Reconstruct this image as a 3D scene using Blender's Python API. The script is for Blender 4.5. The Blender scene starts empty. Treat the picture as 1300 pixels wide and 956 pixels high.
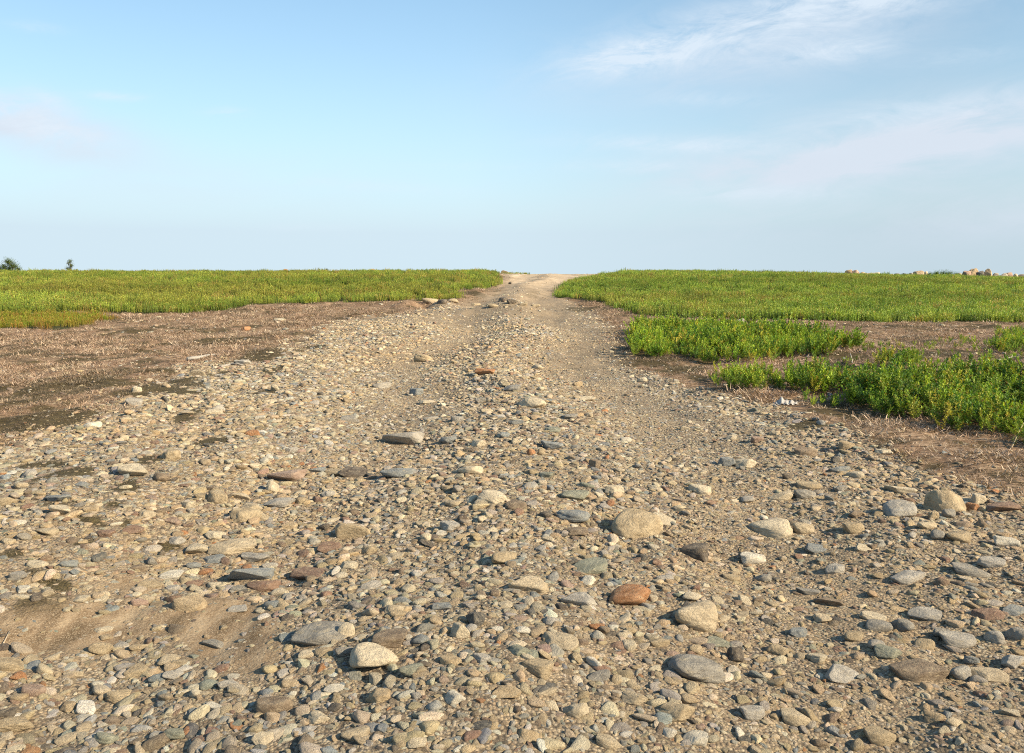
import bpy, bmesh, math, random
import numpy as np
from mathutils import Vector, Matrix, Euler
rng = np.random.default_rng(7)
random.seed(7)
C = bpy.context.scene.collection
R = math.radians

# ------------------------------------------------------------------ noise
def _hash(ix, iy, s):
    n = (ix.astype(np.int64) * 374761393 + iy.astype(np.int64) * 668265263 + s * 974634777) & 0xffffffff
    n = ((n ^ (n >> 13)) * 1274126177) & 0xffffffff
    n = n ^ (n >> 16)
    return (n & 0xffffff) / float(0xffffff)

def vnoise(x, y, s=0):
    x = np.asarray(x, float); y = np.asarray(y, float)
    ix = np.floor(x); iy = np.floor(y); fx = x - ix; fy = y - iy
    ix = ix.astype(np.int64); iy = iy.astype(np.int64)
    u = fx * fx * (3 - 2 * fx); v = fy * fy * (3 - 2 * fy)
    a = _hash(ix, iy, s); b = _hash(ix + 1, iy, s); c = _hash(ix, iy + 1, s); d = _hash(ix + 1, iy + 1, s)
    return (a * (1 - u) + b * u) * (1 - v) + (c * (1 - u) + d * u) * v

def fbm(x, y, s=0, o=4):
    t = 0; a = 0.5; n = 0
    for k in range(o):
        t = t + a * vnoise(x * 2 ** k, y * 2 ** k, s + k * 17); n += a; a *= .5
    return t / n - 0.5

def sstep(a, b, x):
    t = np.clip((np.asarray(x, float) - a) / (b - a), 0, 1)
    return t * t * (3 - 2 * t)

# ------------------------------------------------------------------ terrain
def road_x(y):                                   # centre line of the track
    return 3.4 * sstep(36, 70, y) + 0.15 * np.sin(np.asarray(y) * .35)

def gauss(x, y, cx, cy, sx, sy):
    return np.exp(-((x - cx) / sx) ** 2 - ((y - cy) / sy) ** 2)

def ground_z(x, y):
    x = np.asarray(x, float); y = np.asarray(y, float)
    r = np.sqrt(x * x + y * y)
    crest = 1.45 - 0.06 * sstep(6, 14, x) - 0.54 * sstep(13, 40, x) - 0.05 * sstep(-6, -14, x) - .03 * sstep(-20, -50, x)
    z = crest * sstep(24, 70, y)
    z = z - 0.02 * np.clip(r - 84, 0, 1000) * sstep(84, 130, r)
    xc = x - road_x(y)
    far = sstep(30, 50, y)
    # banks of the cutting beside the far track
    z = z + 0.30 * far * (1 - sstep(60, 72, y)) * (sstep(3.0, 5.2, xc) + sstep(-3.4, -5.6, xc))
    near = 1 - sstep(60, 80, y)
    # centre ridge, wheel ruts, shoulders
    wob = 0.25 * np.sin(y * .55) + 0.6 * fbm(y * .22, y * 0 + 3.3, 5)
    xr = xc + wob
    z = z + near * (0.12 * (.5 + .5 * sstep(6, 12, y)) * np.exp(-(xr / .6) ** 2) - 0.06 * np.exp(-((xr + 1.45) / .5) ** 2)
                    - 0.055 * np.exp(-((xr - 1.5) / .65) ** 2) + 0.10 * sstep(-2.0, -2.9, xr) * (1 - .6 * sstep(-4.5, -7, xr))
                    + 0.05 * sstep(2.6, 3.8, xr))
    # mounds and the washed out hole before the rise
    z = z + 0.30 * gauss(x, y, -0.6, 31, 1.5, 1.3) + 0.12 * gauss(x, y, 1.0, 30.5, .7, .9) - 0.14 * gauss(x, y, .3, 33.0, .7, .6)
    z = z + 0.24 * gauss(x, y, -4.3, 33.5, .5, .6) + 0.22 * gauss(x, y, -2.9, 33.2, .5, .7) - 0.25 * gauss(x, y, -3.7, 33.4, .3, .7)
    z = z + 0.05 * gauss(x, y, -.4, 12, 1.1, 1.6) + 0.05 * gauss(x, y, .5, 18, 1.0, 2)
    z = z + .07 * (1 - sstep(60, 90, r)) * fbm(x * 2.1 + 7, y * 1.2, 6, 3)
    z = z + .09 * sstep(3.6, 5., np.abs(xc)) * (1 - sstep(34, 50, r)) * fbm(x * 3.2, y * 2.2, 8, 3)
    # undulation
    q = 1 - sstep(90, 200, r)
    z = z + q * ((0.16 - .08 * sstep(40, 60, y)) * fbm(x * .22 + 9, y * .16, 1, 3) + 0.10 * fbm(x * .9, y * .9, 2, 3) + 0.05 * fbm(x * 3.1, y * 3.1, 3, 3))
    return z

# ------------------------------------------------------------------ camera
W, H, F = 1300.0, 956.0, 1011.0
CAMZ = 1.6
PITCH = math.atan(131.5 / F)
cam = bpy.data.objects.new('camera', bpy.data.cameras.new('camera'))
C.objects.link(cam)
CAMZ = 1.6 + float(ground_z(0., 0.5)) * .3
cam.location = (0, 0, CAMZ)
cam.rotation_euler = (math.pi / 2 - PITCH, 0, 0)
cam.data.sensor_width = 36
cam.data.lens = 36 * F / W
cam.data.clip_end = 9000
cam.data.clip_start = .05
bpy.context.scene.camera = cam

def ray(u, v):
    u = np.asarray(u, float); v = np.asarray(v, float)
    a = (u - W / 2) / F; b = -(v - H / 2) / F
    c, s = math.cos(PITCH), math.sin(PITCH)
    # camera forward (0,c,-s), up (0,s,c)
    return a, c + b * s, -s + b * c

def hit(u, v, tmax=88):
    """first point of the ground seen at a photo pixel"""
    dx, dy, dz = ray(u, v)
    ts = np.concatenate([np.linspace(1.5, 30, 400), np.linspace(30.1, tmax, 800)])
    X = dx[..., None] * ts; Y = dy[..., None] * ts; Z = CAMZ + dz[..., None] * ts
    below = Z < ground_z(X, Y)
    k = np.where(below.any(-1), below.argmax(-1), len(ts) - 1)
    k = np.maximum(k, 1)
    t0 = ts[k - 1]; t1 = ts[k]
    for _ in range(12):
        tm = (t0 + t1) / 2
        b = CAMZ + dz * tm < ground_z(dx * tm, dy * tm)
        t1 = np.where(b, tm, t1); t0 = np.where(b, t0, tm)
    return dx * t1, dy * t1

def at(u, v):
    x, y = hit(np.array([float(u)]), np.array([float(v)]))
    return float(x[0]), float(y[0])

def poly_from(px, extra=()):
    a = np.array(px, float)
    x, y = hit(a[:, 0], a[:, 1])
    return np.concatenate([np.stack([x, y], 1), np.array(extra, float).reshape(-1, 2)])

def inside(poly, x, y):
    r = np.zeros(x.shape, bool)
    n = len(poly)
    for i in range(n):
        x0, y0 = poly[i]; x1, y1 = poly[(i + 1) % n]
        if y0 == y1: continue
        c = ((y0 > y) != (y1 > y)) & (x < (x1 - x0) * (y - y0) / (y1 - y0) + x0)
        r ^= c
    return r

def wobble(x, y, a=.25, f=1.2):
    return x + a * 2 * fbm(x * f, y * f, 31, 4), y + a * 2 * fbm(x * f + 40, y * f, 37, 4)

GRAVEL = poly_from([(-40, 590), (0, 567), (44, 550), (112, 527), (149, 503), (176, 491), (237, 476), (288, 461), (338, 455), (375, 440),
                    (399, 425), (440, 405), (531, 395), (548, 389), (598, 383), (624, 373), (640, 363), (645, 352)],
                   [(-0.6, 73), (1.0, 110), (13, 110), (12.5, 80), (9, 72)])
GRAVEL = np.concatenate([GRAVEL, poly_from([(735, 353), (714, 360), (703, 375), (735, 388), (765, 402), (782, 434), (800, 466), (850, 484), (911, 498),
                    (995, 517), (1010, 537), (1114, 560), (1164, 588), (1242, 618), (1300, 648), (1420, 700)],
                   [(7, 2.0), (8, -6), (-8, -6), (-8, 2)])])
# keep the left shoulder open towards the bottom of the frame
MEADOW_L = poly_from([(-260, 404), (0, 399), (136, 397.5), (200, 396.5), (288, 394), (315, 387), (440, 383.5), (500, 382.5), (560, 381), (583, 379.5),
                      (588, 375), (566, 369.5), (590, 368), (615, 367), (633, 361), (635, 355), (631, 351.5)],
                     [(-1.2, 74), (-3, 90), (-90, 90), (-90, 32)])
MEADOW_R = poly_from([(707, 378), (706, 372), (713, 364), (726, 358), (745, 353.5), (775, 351)],
                     [(11, 69), (13, 74), (13, 90), (90, 90), (90, 26)])
MEADOW_R = np.concatenate([MEADOW_R, poly_from([(1450, 410), (1300, 409), (1100, 409), (903, 406), (824, 400), (790, 395), (770, 385), (740, 381)])])
STRIP_L = poly_from([(-80, 417), (30, 417), (60, 420), (100, 416), (130, 409), (150, 406), (128, 401.5), (0, 401.5), (-80, 402)])
STRIP_B1 = np.array([(-2.5, 74.5), (1.8, 75.5), (1.6, 80), (-4, 82)])
STRIP_B2 = np.array([(7.5, 76.5), (14, 74.5), (16, 82), (9, 82)])
PATCH_A = poly_from([(797, 432), (806, 456), (854, 455), (913, 462), (967, 462), (1002, 456), (1063, 450), (1100, 441), (1060, 432), (1000, 424), (930, 419), (810, 418)])
PATCH_B = poly_from([(907, 484), (918, 496), (952, 497.5), (992, 497), (988, 486), (965, 481), (925, 479)])
PATCH_C = poly_from([(997, 497), (1031, 502), (1073, 501), (1092, 494), (1060, 484), (1005, 481)])
PATCH_D = poly_from([(1078, 517), (1105, 529), (1144, 536), (1185, 551), (1215, 549), (1249, 552), (1286, 562), (1330, 570), (1500, 590), (1500, 500),
                     (1300, 489), (1200, 489), (1120, 491), (1080, 499)])
PATCH_E = poly_from([(1110, 468), (1140, 472), (1170, 468), (1160, 461), (1120, 461)])
PATCH_F = poly_from([(1252, 448), (1300, 450), (1400, 452), (1400, 424), (1300, 424), (1268, 426)])
PATCH_G = poly_from([(1018, 512), (1045, 520), (1080, 520), (1085, 511), (1040, 507)])
PATCH_H = poly_from([(1190, 437), (1215, 439), (1240, 438), (1238, 434), (1200, 433)])
SAND = [poly_from([(-60, 852), (0, 848), (70, 836), (150, 822), (215, 800), (225, 782), (180, 770), (120, 762), (60, 768), (-60, 778)]),
        poly_from([(215, 800), (230, 838), (300, 845), (350, 842), (372, 825), (355, 795), (340, 768), (300, 750), (240, 752), (195, 775)]),
        poly_from([(110, 745), (190, 758), (205, 738), (150, 728)])]
MOSS_SPOTS = [(60, 590, 40, 8), (150, 622, 36, 9), (100, 665, 40, 8), (190, 585, 30, 6), (290, 475, 60, 6), (330, 500, 30, 5), (210, 690, 24, 5), (50, 722, 40, 7), (400, 440, 30, 4), (240, 500, 40, 6), (250, 530, 30, 9), (275, 560, 26, 9), (240, 525, 24, 5), (100, 600, 34, 9), (120, 645, 22, 6), (60, 745, 26, 7), (30, 780, 40, 8), (105, 690, 30, 8),
              (330, 450, 40, 8), (300, 432, 50, 6), (200, 488, 50, 8), (80, 530, 50, 10), (30, 545, 40, 9), (350, 470, 20, 6), (380, 462, 22, 5),
              (20, 700, 24, 8), (150, 665, 20, 5), (1120, 560, 40, 8), (1200, 590, 50, 9), (1270, 600, 40, 12), (1020, 540, 40, 6), (600, 373, 26, 5), (675, 371, 16, 4), (735, 392, 30, 4)]
_sp = np.array(MOSS_SPOTS, float)
_sx, _sy = hit(_sp[:, 0], _sp[:, 1])
_sw = _sp[:, 2] / F * _sy; _sy2 = hit(_sp[:, 0], _sp[:, 1] - _sp[:, 3])[1] - _sy

def fine_zone(x, y):
    """wheel tracks carry finer gravel"""
    wob = 0.25 * np.sin(y * .55) + 0.6 * fbm(y * .22, y * 0 + 3.3, 5)
    xr = x - road_x(y) + wob
    return np.clip(1. * np.exp(-((xr - 1.65) / .75) ** 2) + .8 * np.exp(-((xr + 1.5) / .55) ** 2) * sstep(5, 10, y), 0, 1) * (.5 + .5 * sstep(5, 11, y))

def w_gravel(x, y):
    a = 0
    for k in range(5):
        jx, jy = [(0, 0), (.22, .1), (-.22, .15), (.1, -.3), (-.1, .35)][k]
        s = .5 + y * .02 + 1.1 * (x < 0) * sstep(5, 9, y)
        wx, wy = wobble(x + jx * s, y + jy * s, .3)
        a = a + inside(GRAVEL, wx, wy)
    return a / 5.

def w_sand(x, y):
    a = 0
    for k in range(5):
        jx, jy = [(0, 0), (.05, .03), (-.05, .03), (.03, -.07), (-.03, .09)][k]
        wx, wy = wobble(x + jx, y + jy, .10, 3)
        m = np.zeros(np.shape(x), bool)
        for p in SAND: m |= inside(p, wx, wy)
        a = a + m
    return a / 5.

def w_moss(x, y):
    a = np.zeros(np.shape(x))
    wx, wy = wobble(x, y, .22, 2.2)
    for i in range(len(_sp)):
        a = np.maximum(a, np.exp(-(((wx - _sx[i]) / _sw[i]) ** 2 + ((wy - _sy[i]) / max(_sy2[i], .12)) ** 2) * 1.3))
    n = fbm(x * .9, y * .6, 71, 5); fine = fbm(x * 3.5, y * 2.2, 72, 4)
    return np.clip(sstep(.35, .8, a + fine * 1.6) + (1 - w_gravel(x, y)) * sstep(.05, .22, n * .8 + fine * .8), 0, 1)

def w_meadow(x, y):
    wx, wy = wobble(x, y, .3, .9)
    m = inside(MEADOW_L, wx, wy) | inside(MEADOW_R, wx, wy) | inside(STRIP_L, wx, wy) | inside(STRIP_B1, wx, wy) | inside(STRIP_B2, wx, wy)
    return m

# ------------------------------------------------------------------ node helpers
class NT:
    def __init__(s, tree): s.t = tree; s.n = tree.nodes; s.l = tree.links
    def node(s, typ, ins=None, **kw):
        n = s.n.new(typ)
        for k, v in kw.items(): setattr(n, k, v)
        for k, v in (ins or {}).items(): s.put(n.inputs[k], v)
        return n
    def put(s, sock, v):
        if hasattr(v, 'is_linked') or hasattr(v, 'is_output'): s.l.new(v, sock)
        else:
            if sock.type == 'RGBA' and isinstance(v, (tuple, list)) and len(v) == 3: v = (*v, 1)
            sock.default_value = v
    def m(s, op, a, b=0., c=0., clamp=False):
        n = s.n.new('ShaderNodeMath'); n.operation = op; n.use_clamp = clamp
        for i, v in enumerate((a, b, c)): s.put(n.inputs[i], v)
        return n.outputs[0]
    def mix(s, f, a, b, blend='MIX'):
        n = s.n.new('ShaderNodeMix'); n.data_type = 'RGBA'; n.blend_type = blend; n.clamp_factor = True
        s.put(n.inputs[0], f); s.put(n.inputs[6], a); s.put(n.inputs[7], b)
        return n.outputs[2]
    def noise(s, vec, scale, detail=4., rough=.55, dist=0., out=0):
        n = s.node('ShaderNodeTexNoise', {'Scale': scale, 'Detail': detail, 'Roughness': rough, 'Distortion': dist})
        if vec is not None: s.put(n.inputs['Vector'], vec)
        return n.outputs[out]
    def ramp(s, f, stops, interp='LINEAR'):
        n = s.n.new('ShaderNodeValToRGB'); s.put(n.inputs[0], f)
        n.color_ramp.interpolation = interp
        e = n.color_ramp.elements
        while len(e) < len(stops): e.new(.5)
        for i, (p, c) in enumerate(stops):
            e[i].position = p; e[i].color = (*c, 1) if len(c) == 3 else c
        return n.outputs[0]
    def rng(s, f, a, b, c=0., d=1.):
        n = s.n.new('ShaderNodeMapRange'); n.clamp = True
        for i, v in enumerate((f, a, b, c, d)): s.put(n.inputs[i], v)
        return n.outputs[0]

def new_mat(name):
    m = bpy.data.materials.new(name); m.use_nodes = True
    m.node_tree.nodes.clear()
    t = NT(m.node_tree)
    out = t.node('ShaderNodeOutputMaterial'); b = t.node('ShaderNodeBsdfPrincipled')
    t.l.new(b.outputs[0], out.inputs[0])
    return m, t, b

def vec_scale(t, v, s):
    n = t.node('ShaderNodeVectorMath', operation='MULTIPLY'); t.put(n.inputs[0], v); n.inputs[1].default_value = s
    return n.outputs[0]

# stone: colour of its own per stone, mottled, banded and speckled
def stone_mat(name, instanced):
    m, t, b = new_mat(name)
    oi = t.node('ShaderNodeObjectInfo')
    if instanced:
        a = t.node('ShaderNodeAttribute', attribute_type='INSTANCER', attribute_name='tint'); base = a.outputs['Color']
    else:
        base = oi.outputs['Color']
    tc = t.node('ShaderNodeTexCoord')
    off = t.m('MULTIPLY', oi.outputs['Random'], 57.)
    add = t.node('ShaderNodeVectorMath', operation='ADD'); t.l.new(tc.outputs['Object'], add.inputs[0]); t.l.new(off, add.inputs[1])
    v = add.outputs[0]
    n1 = t.noise(v, 1.6, 5, .6)
    col = t.mix(t.rng(n1, .35, .68), t.mix(.5, base, (.06, .05, .04)), t.mix(.28, base, (.62, .55, .42)))
    col = t.mix(.8, base, col)
    # warm dust / lichen blotches
    n2 = t.noise(v, 3.1, 6, .65, .6)
    col = t.mix(t.m('MULTIPLY', t.rng(n2, .55, .66), .55), col, (.50, .40, .25))
    wv = t.node('ShaderNodeTexWave', {'Vector': v, 'Scale': 2.2, 'Distortion': 5., 'Detail': 3.}, bands_direction='Z')
    band = t.m('MULTIPLY', t.rng(wv.outputs[1], .55, .9), t.m('MULTIPLY', t.rng(oi.outputs['Random'], .5, .6), .35))
    col = t.mix(band, col, t.mix(.5, base, (.10, .09, .08)))
    n3 = t.noise(v, 26., 3, .7)
    col = t.mix(t.m('MULTIPLY', t.rng(n3, .56, .72), .28), col, (.62, .56, .46))
    col = t.mix(t.m('MULTIPLY', t.rng(n3, .42, .30), .3), col, (.06, .05, .04))
    t.put(b.inputs['Base Color'], col)
    t.put(b.inputs['Roughness'], t.rng(n1, .3, .7, .72, .92))
    b.inputs['Specular IOR Level'].default_value = .3
    bm_ = t.node('ShaderNodeBump', {'Strength': .75, 'Distance': .05})
    hgt = t.m('ADD', t.m('MULTIPLY', t.noise(v, 5., 8, .68), 1.), t.m('MULTIPLY', n3, .25))
    t.l.new(hgt, bm_.inputs['Height']); t.l.new(bm_.outputs[0], b.inputs['Normal'])
    return m
M_STONE = stone_mat('weathered_stone', False)
M_GRAVEL = stone_mat('mixed_gravel', True)

def soil_mat(name, road):
    m, t, b = new_mat(name)
    geo = t.node('ShaderNodeNewGeometry'); P = geo.outputs['Position']
    zn = t.node('ShaderNodeAttribute', attribute_name='zone')
    sp = t.node('ShaderNodeSeparateColor'); t.l.new(zn.outputs['Color'], sp.inputs[0])
    g, mo, sa = sp.outputs[0], sp.outputs[1], sp.outputs[2]
    gr = zn.outputs['Alpha']
    # fine grit
    v1 = t.node('ShaderNodeTexVoronoi', {'Vector': P, 'Scale': 70.}); v2 = t.node('ShaderNodeTexVoronoi', {'Vector': P, 'Scale': 26.})
    s1 = t.node('ShaderNodeSeparateColor'); t.l.new(v1.outputs['Color'], s1.inputs[0])
    s2 = t.node('ShaderNodeSeparateColor'); t.l.new(v2.outputs['Color'], s2.inputs[0])
    pal = [(0., (.12, .095, .07)), (.2, (.26, .19, .12)), (.45, (.44, .335, .21)), (.65, (.33, .28, .22)), (.82, (.58, .47, .31)), (1., (.32, .20, .12))]
    grit = t.mix(.5, t.ramp(s1.outputs[0], pal), t.ramp(s2.outputs[0], pal))
    grit = t.mix(t.rng(v1.outputs['Distance'], .3, .75), grit, (.10, .08, .06))
    big = t.noise(P, .8, 5, .6)
    grit = t.mix(t.rng(big, .4, .65), grit, t.mix(.4, grit, (.36, .27, .17)))
    # dry litter
    st = vec_scale(t, P, (1., 2.6, 1.))
    n1 = t.noise(st, 9., 7, .72); n2 = t.noise(P, 1.1, 5, .65); n3 = t.noise(P, 60., 4, .7)
    dry = t.ramp(n1, [(.34, (.028, .018, .010)), (.46, (.16, .10, .058)), (.56, (.34, .225, .14)), (.67, (.56, .42, .28))])
    dry = t.mix(t.rng(n2, .42, .62), dry, t.mix(.45, dry, (.20, .115, .07)))
    dry = t.mix(t.m('MULTIPLY', t.rng(n3, .5, .7), .5), dry, (.36, .27, .19))
    gritty = t.m('MULTIPLY', t.rng(t.noise(P, 160., 3, .75), .52, .62), .75)
    n4 = t.noise(vec_scale(t, P, (1., 1.9, 1.)), 3.4, 6, .72)
    dry = t.mix(t.m('MULTIPLY', t.rng(n4, .52, .62), .5), dry, t.ramp(n1, [(.35, (.035, .026, .012)), (.65, (.12, .088, .035))]))
    moss = t.ramp(t.noise(P, 22., 6, .7), [(.35, (.022, .018, .008)), (.55, (.06, .048, .018)), (.7, (.12, .09, .035))])
    sand = t.ramp(t.noise(vec_scale(t, P, (2.2, .8, 1.)), 3.5, 8, .68), [(.36, (.105, .07, .038)), (.5, (.22, .15, .088)), (.62, (.34, .25, .155))])
    pos = t.node('ShaderNodeSeparateXYZ'); t.l.new(P, pos.inputs[0])
    sand = t.mix(t.rng(pos.outputs[1], 26., 62.), sand, t.mix(t.rng(n2, .35, .6), (.36, .27, .175), (.60, .47, .33)))
    sand = t.mix(gritty, sand, (.46, .36, .24))
    sand = t.mix(t.m('MULTIPLY', t.rng(t.noise(P, 110., 3, .7), .42, .34), .7), sand, (.09, .065, .04))
    col = t.mix(g, dry, grit)
    col = t.mix(mo, col, moss)
    col = t.mix(sa, col, sand)
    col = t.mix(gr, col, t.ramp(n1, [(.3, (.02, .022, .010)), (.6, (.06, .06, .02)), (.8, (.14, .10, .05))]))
    t.put(b.inputs['Base Color'], col)
    b.inputs['Roughness'].default_value = .95; b.inputs['Specular IOR Level'].default_value = .15
    h = t.m('ADD', t.m('MULTIPLY', v1.outputs['Distance'], t.m('MULTIPLY', g, t.m('MULTIPLY_ADD', sa, .46, -.5))), t.m('MULTIPLY', n1, t.m('SUBTRACT', 1.6, t.m('MULTIPLY', sa, 1.45))))
    h = t.m('ADD', h, t.m('MULTIPLY', n3, .35))
    bp = t.node('ShaderNodeBump', {'Strength': .8, 'Distance': .02}); t.l.new(h, bp.inputs['Height']); t.l.new(bp.outputs[0], b.inputs['Normal'])
    return m
M_SOIL = soil_mat('dry_soil', False)

def leaf_mat(name, instanced, trans=.25, dead=False):
    """tint comes from each plant; the attribute 'leaf' carries growth height, a random per leaf and a woody flag"""
    m, t, b = new_mat(name)
    out = t.n['Material Output'] if 'Material Output' in t.n else [n for n in t.n if n.type == 'OUTPUT_MATERIAL'][0]
    if instanced: base = t.node('ShaderNodeAttribute', attribute_type='INSTANCER', attribute_name='tint').outputs['Color']
    else: base = t.node('ShaderNodeObjectInfo').outputs['Color']
    at_ = t.node('ShaderNodeAttribute', attribute_name='leaf')
    sp = t.node('ShaderNodeSeparateColor'); t.l.new(at_.outputs['Color'], sp.inputs[0])
    hg, rn, wd = sp.outputs
    if dead:
        col = t.mix(rn, t.mix(.5, base, (.10, .06, .035)), t.mix(.35, base, (.55, .43, .32)))
    else:
        col = t.mix(t.m('MULTIPLY', hg, .6), base, t.mix(1., base, (1.18, 1.12, .7), 'MULTIPLY'))
        col = t.mix(t.m('MULTIPLY', t.rng(rn, .55, 1.), .55), col, t.mix(1., base, (1.6, 1.45, .9), 'MULTIPLY'))
        col = t.mix(t.m('MULTIPLY', t.rng(rn, .35, 0.), .5), col, t.mix(1., base, (.45, .60, .60), 'MULTIPLY'))
        red = t.m('MULTIPLY', t.rng(rn, .94, .96), .65)
        col = t.mix(red, col, (.38, .17, .04))
        col = t.mix(wd, col, (.17, .12, .06))
    t.put(b.inputs['Base Color'], col); b.inputs['Roughness'].default_value = .55; b.inputs['Specular IOR Level'].default_value = .3
    tr = t.node('ShaderNodeBsdfTranslucent'); t.put(tr.inputs[0], t.mix(1., col, (1.3, 1.25, .6), 'MULTIPLY'))
    ms = t.node('ShaderNodeMixShader'); ms.inputs[0].default_value = trans
    t.l.new(b.outputs[0], ms.inputs[1]); t.l.new(tr.outputs[0], ms.inputs[2]); t.l.new(ms.outputs[0], out.inputs[0])
    return m
M_LEAF_I = leaf_mat('living_leaves', True)
M_LEAF = leaf_mat('crown_leaves', False)
M_DRY_I = leaf_mat('dead_stems', True, .1, True)

def wood_mat():
    m, t, b = new_mat('weathered_wood')
    tc = t.node('ShaderNodeTexCoord').outputs['Object']
    n = t.noise(vec_scale(t, tc, (3., 26., 26.)), 3., 6, .65)
    base = t.node('ShaderNodeObjectInfo').outputs['Color']
    t.put(b.inputs['Base Color'], t.mix(t.rng(n, .35, .65), t.mix(.6, base, (.07, .06, .05)), base))
    b.inputs['Roughness'].default_value = .9
    bp = t.node('ShaderNodeBump', {'Strength': .6, 'Distance': .01}); t.l.new(n, bp.inputs['Height']); t.l.new(bp.outputs[0], b.inputs['Normal'])
    return m
M_WOOD = wood_mat()

# ------------------------------------------------------------------ mesh helpers
def mesh_np(name, verts, faces_flat, sizes, mat=None, smooth=False, attrs=None):
    me = bpy.data.meshes.new(name)
    verts = np.asarray(verts, np.float32); nf = len(sizes)
    me.vertices.add(len(verts)); me.vertices.foreach_set('co', verts.ravel())
    me.loops.add(len(faces_flat)); me.loops.foreach_set('vertex_index', np.asarray(faces_flat, np.int32))
    me.polygons.add(nf)
    st = np.concatenate([[0], np.cumsum(sizes)[:-1]]).astype(np.int32)
    me.polygons.foreach_set('loop_start', st)
    for k, a in (attrs or {}).items():
        at_ = me.attributes.new(k, 'FLOAT_COLOR', 'POINT'); at_.data.foreach_set('color', np.asarray(a, np.float32).ravel())
    me.update(calc_edges=True); me.validate()
    me.polygons.foreach_set('use_smooth', np.full(len(me.polygons), smooth))
    if mat: me.materials.append(mat)
    return me

def ico(sub):
    bm = bmesh.new(); bmesh.ops.create_icosphere(bm, subdivisions=sub, radius=1.0)
    v = np.array([x.co[:] for x in bm.verts]); f = np.array([[q.index for q in p.verts] for p in bm.faces]); bm.free()
    return v, f

def n3(d, f, s):
    return vnoise(d[:, 0] * f + 11.3 + d[:, 2] * f * .71, d[:, 1] * f + d[:, 2] * f * 1.37 + 5.1, s) - .5

def stone_mesh(name, seed, sub, p=9, npl=16, rough=.05, mat=None):
    """a rounded faceted pebble that fits the unit sphere"""
    g = np.random.default_rng(seed)
    v, f = ico(sub)
    d = v / np.linalg.norm(v, axis=1, keepdims=True)
    pl = g.normal(size=(npl, 3)); pl /= np.linalg.norm(pl, axis=1, keepdims=True)
    pl = np.concatenate([pl, [[0, 0, 1], [0, 0, -1]]]); dist = np.concatenate([g.uniform(.62, 1., npl), [.8, .8]])
    s = (np.maximum(d @ pl.T, 0) / dist) ** p
    r = s.sum(1) ** (-1 / p)
    r = np.minimum(r, 1.35)
    r *= 1 + rough * 2 * n3(d, 1.7, seed) + rough * n3(d, 4., seed + 5) + rough * .5 * n3(d, 9., seed + 9)
    v = d * r[:, None]
    v -= (v.max(0) + v.min(0)) / 2
    v /= (v.max(0) - v.min(0)) / 2
    return mesh_np(name, v, f.ravel(), np.full(len(f), 3), mat, True)

def link(o, parent=None):
    C.objects.link(o)
    if parent: o.parent = parent
    return o

def thing(o, label, cat, group=None):
    o['label'] = label; o['category'] = cat
    if group: o['group'] = group
    return o

def scatter(name, label, pts, rot, scl, tint, idx, protos):
    """ONE object of stuff: instances on points"""
    me = bpy.data.meshes.new(name); n = len(pts)
    me.vertices.add(n); me.vertices.foreach_set('co', np.asarray(pts, np.float32).ravel())
    a = me.attributes.new('srot', 'FLOAT_VECTOR', 'POINT'); a.data.foreach_set('vector', np.asarray(rot, np.float32).ravel())
    a = me.attributes.new('sscl', 'FLOAT_VECTOR', 'POINT'); a.data.foreach_set('vector', np.asarray(scl, np.float32).ravel())
    t4 = np.concatenate([tint, np.ones((n, 1))], 1)
    a = me.attributes.new('tint', 'FLOAT_COLOR', 'POINT'); a.data.foreach_set('color', np.asarray(t4, np.float32).ravel())
    a = me.attributes.new('sidx', 'INT', 'POINT'); a.data.foreach_set('value', np.asarray(idx, np.int32))
    o = link(bpy.data.objects.new(name, me)); o['kind'] = 'stuff'; o['label'] = label
    col = bpy.data.collections.new(name + '_shapes')
    for i, pm in enumerate(protos):
        col.objects.link(bpy.data.objects.new('%s_shape_%02d' % (name, i), pm))
    ng = bpy.data.node_groups.new(name + '_scatter', 'GeometryNodeTree')
    ng.interface.new_socket('Geometry', in_out='INPUT', socket_type='NodeSocketGeometry')
    ng.interface.new_socket('Geometry', in_out='OUTPUT', socket_type='NodeSocketGeometry')
    N = ng.nodes; L = ng.links
    gi = N.new('NodeGroupInput'); go = N.new('NodeGroupOutput')
    ip = N.new('GeometryNodeInstanceOnPoints'); ci = N.new('GeometryNodeCollectionInfo')
    ci.inputs['Collection'].default_value = col; ci.inputs['Separate Children'].default_value = True; ci.inputs['Reset Children'].default_value = True
    def na(nm, ty):
        q = N.new('GeometryNodeInputNamedAttribute'); q.data_type = ty; q.inputs[0].default_value = nm
        return q.outputs[0]
    e2r = N.new('FunctionNodeEulerToRotation')
    L.new(na('srot', 'FLOAT_VECTOR'), e2r.inputs[0]); L.new(e2r.outputs[0], ip.inputs['Rotation'])
    L.new(na('sscl', 'FLOAT_VECTOR'), ip.inputs['Scale'])
    L.new(na('sidx', 'INT'), ip.inputs['Instance Index'])
    ip.inputs['Pick Instance'].default_value = True
    L.new(gi.outputs[0], ip.inputs['Points']); L.new(ci.outputs[0], ip.inputs['Instance']); L.new(ip.outputs[0], go.inputs[0])
    md = o.modifiers.new('scatter', 'NODES'); md.node_group = ng
    return o

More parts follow.
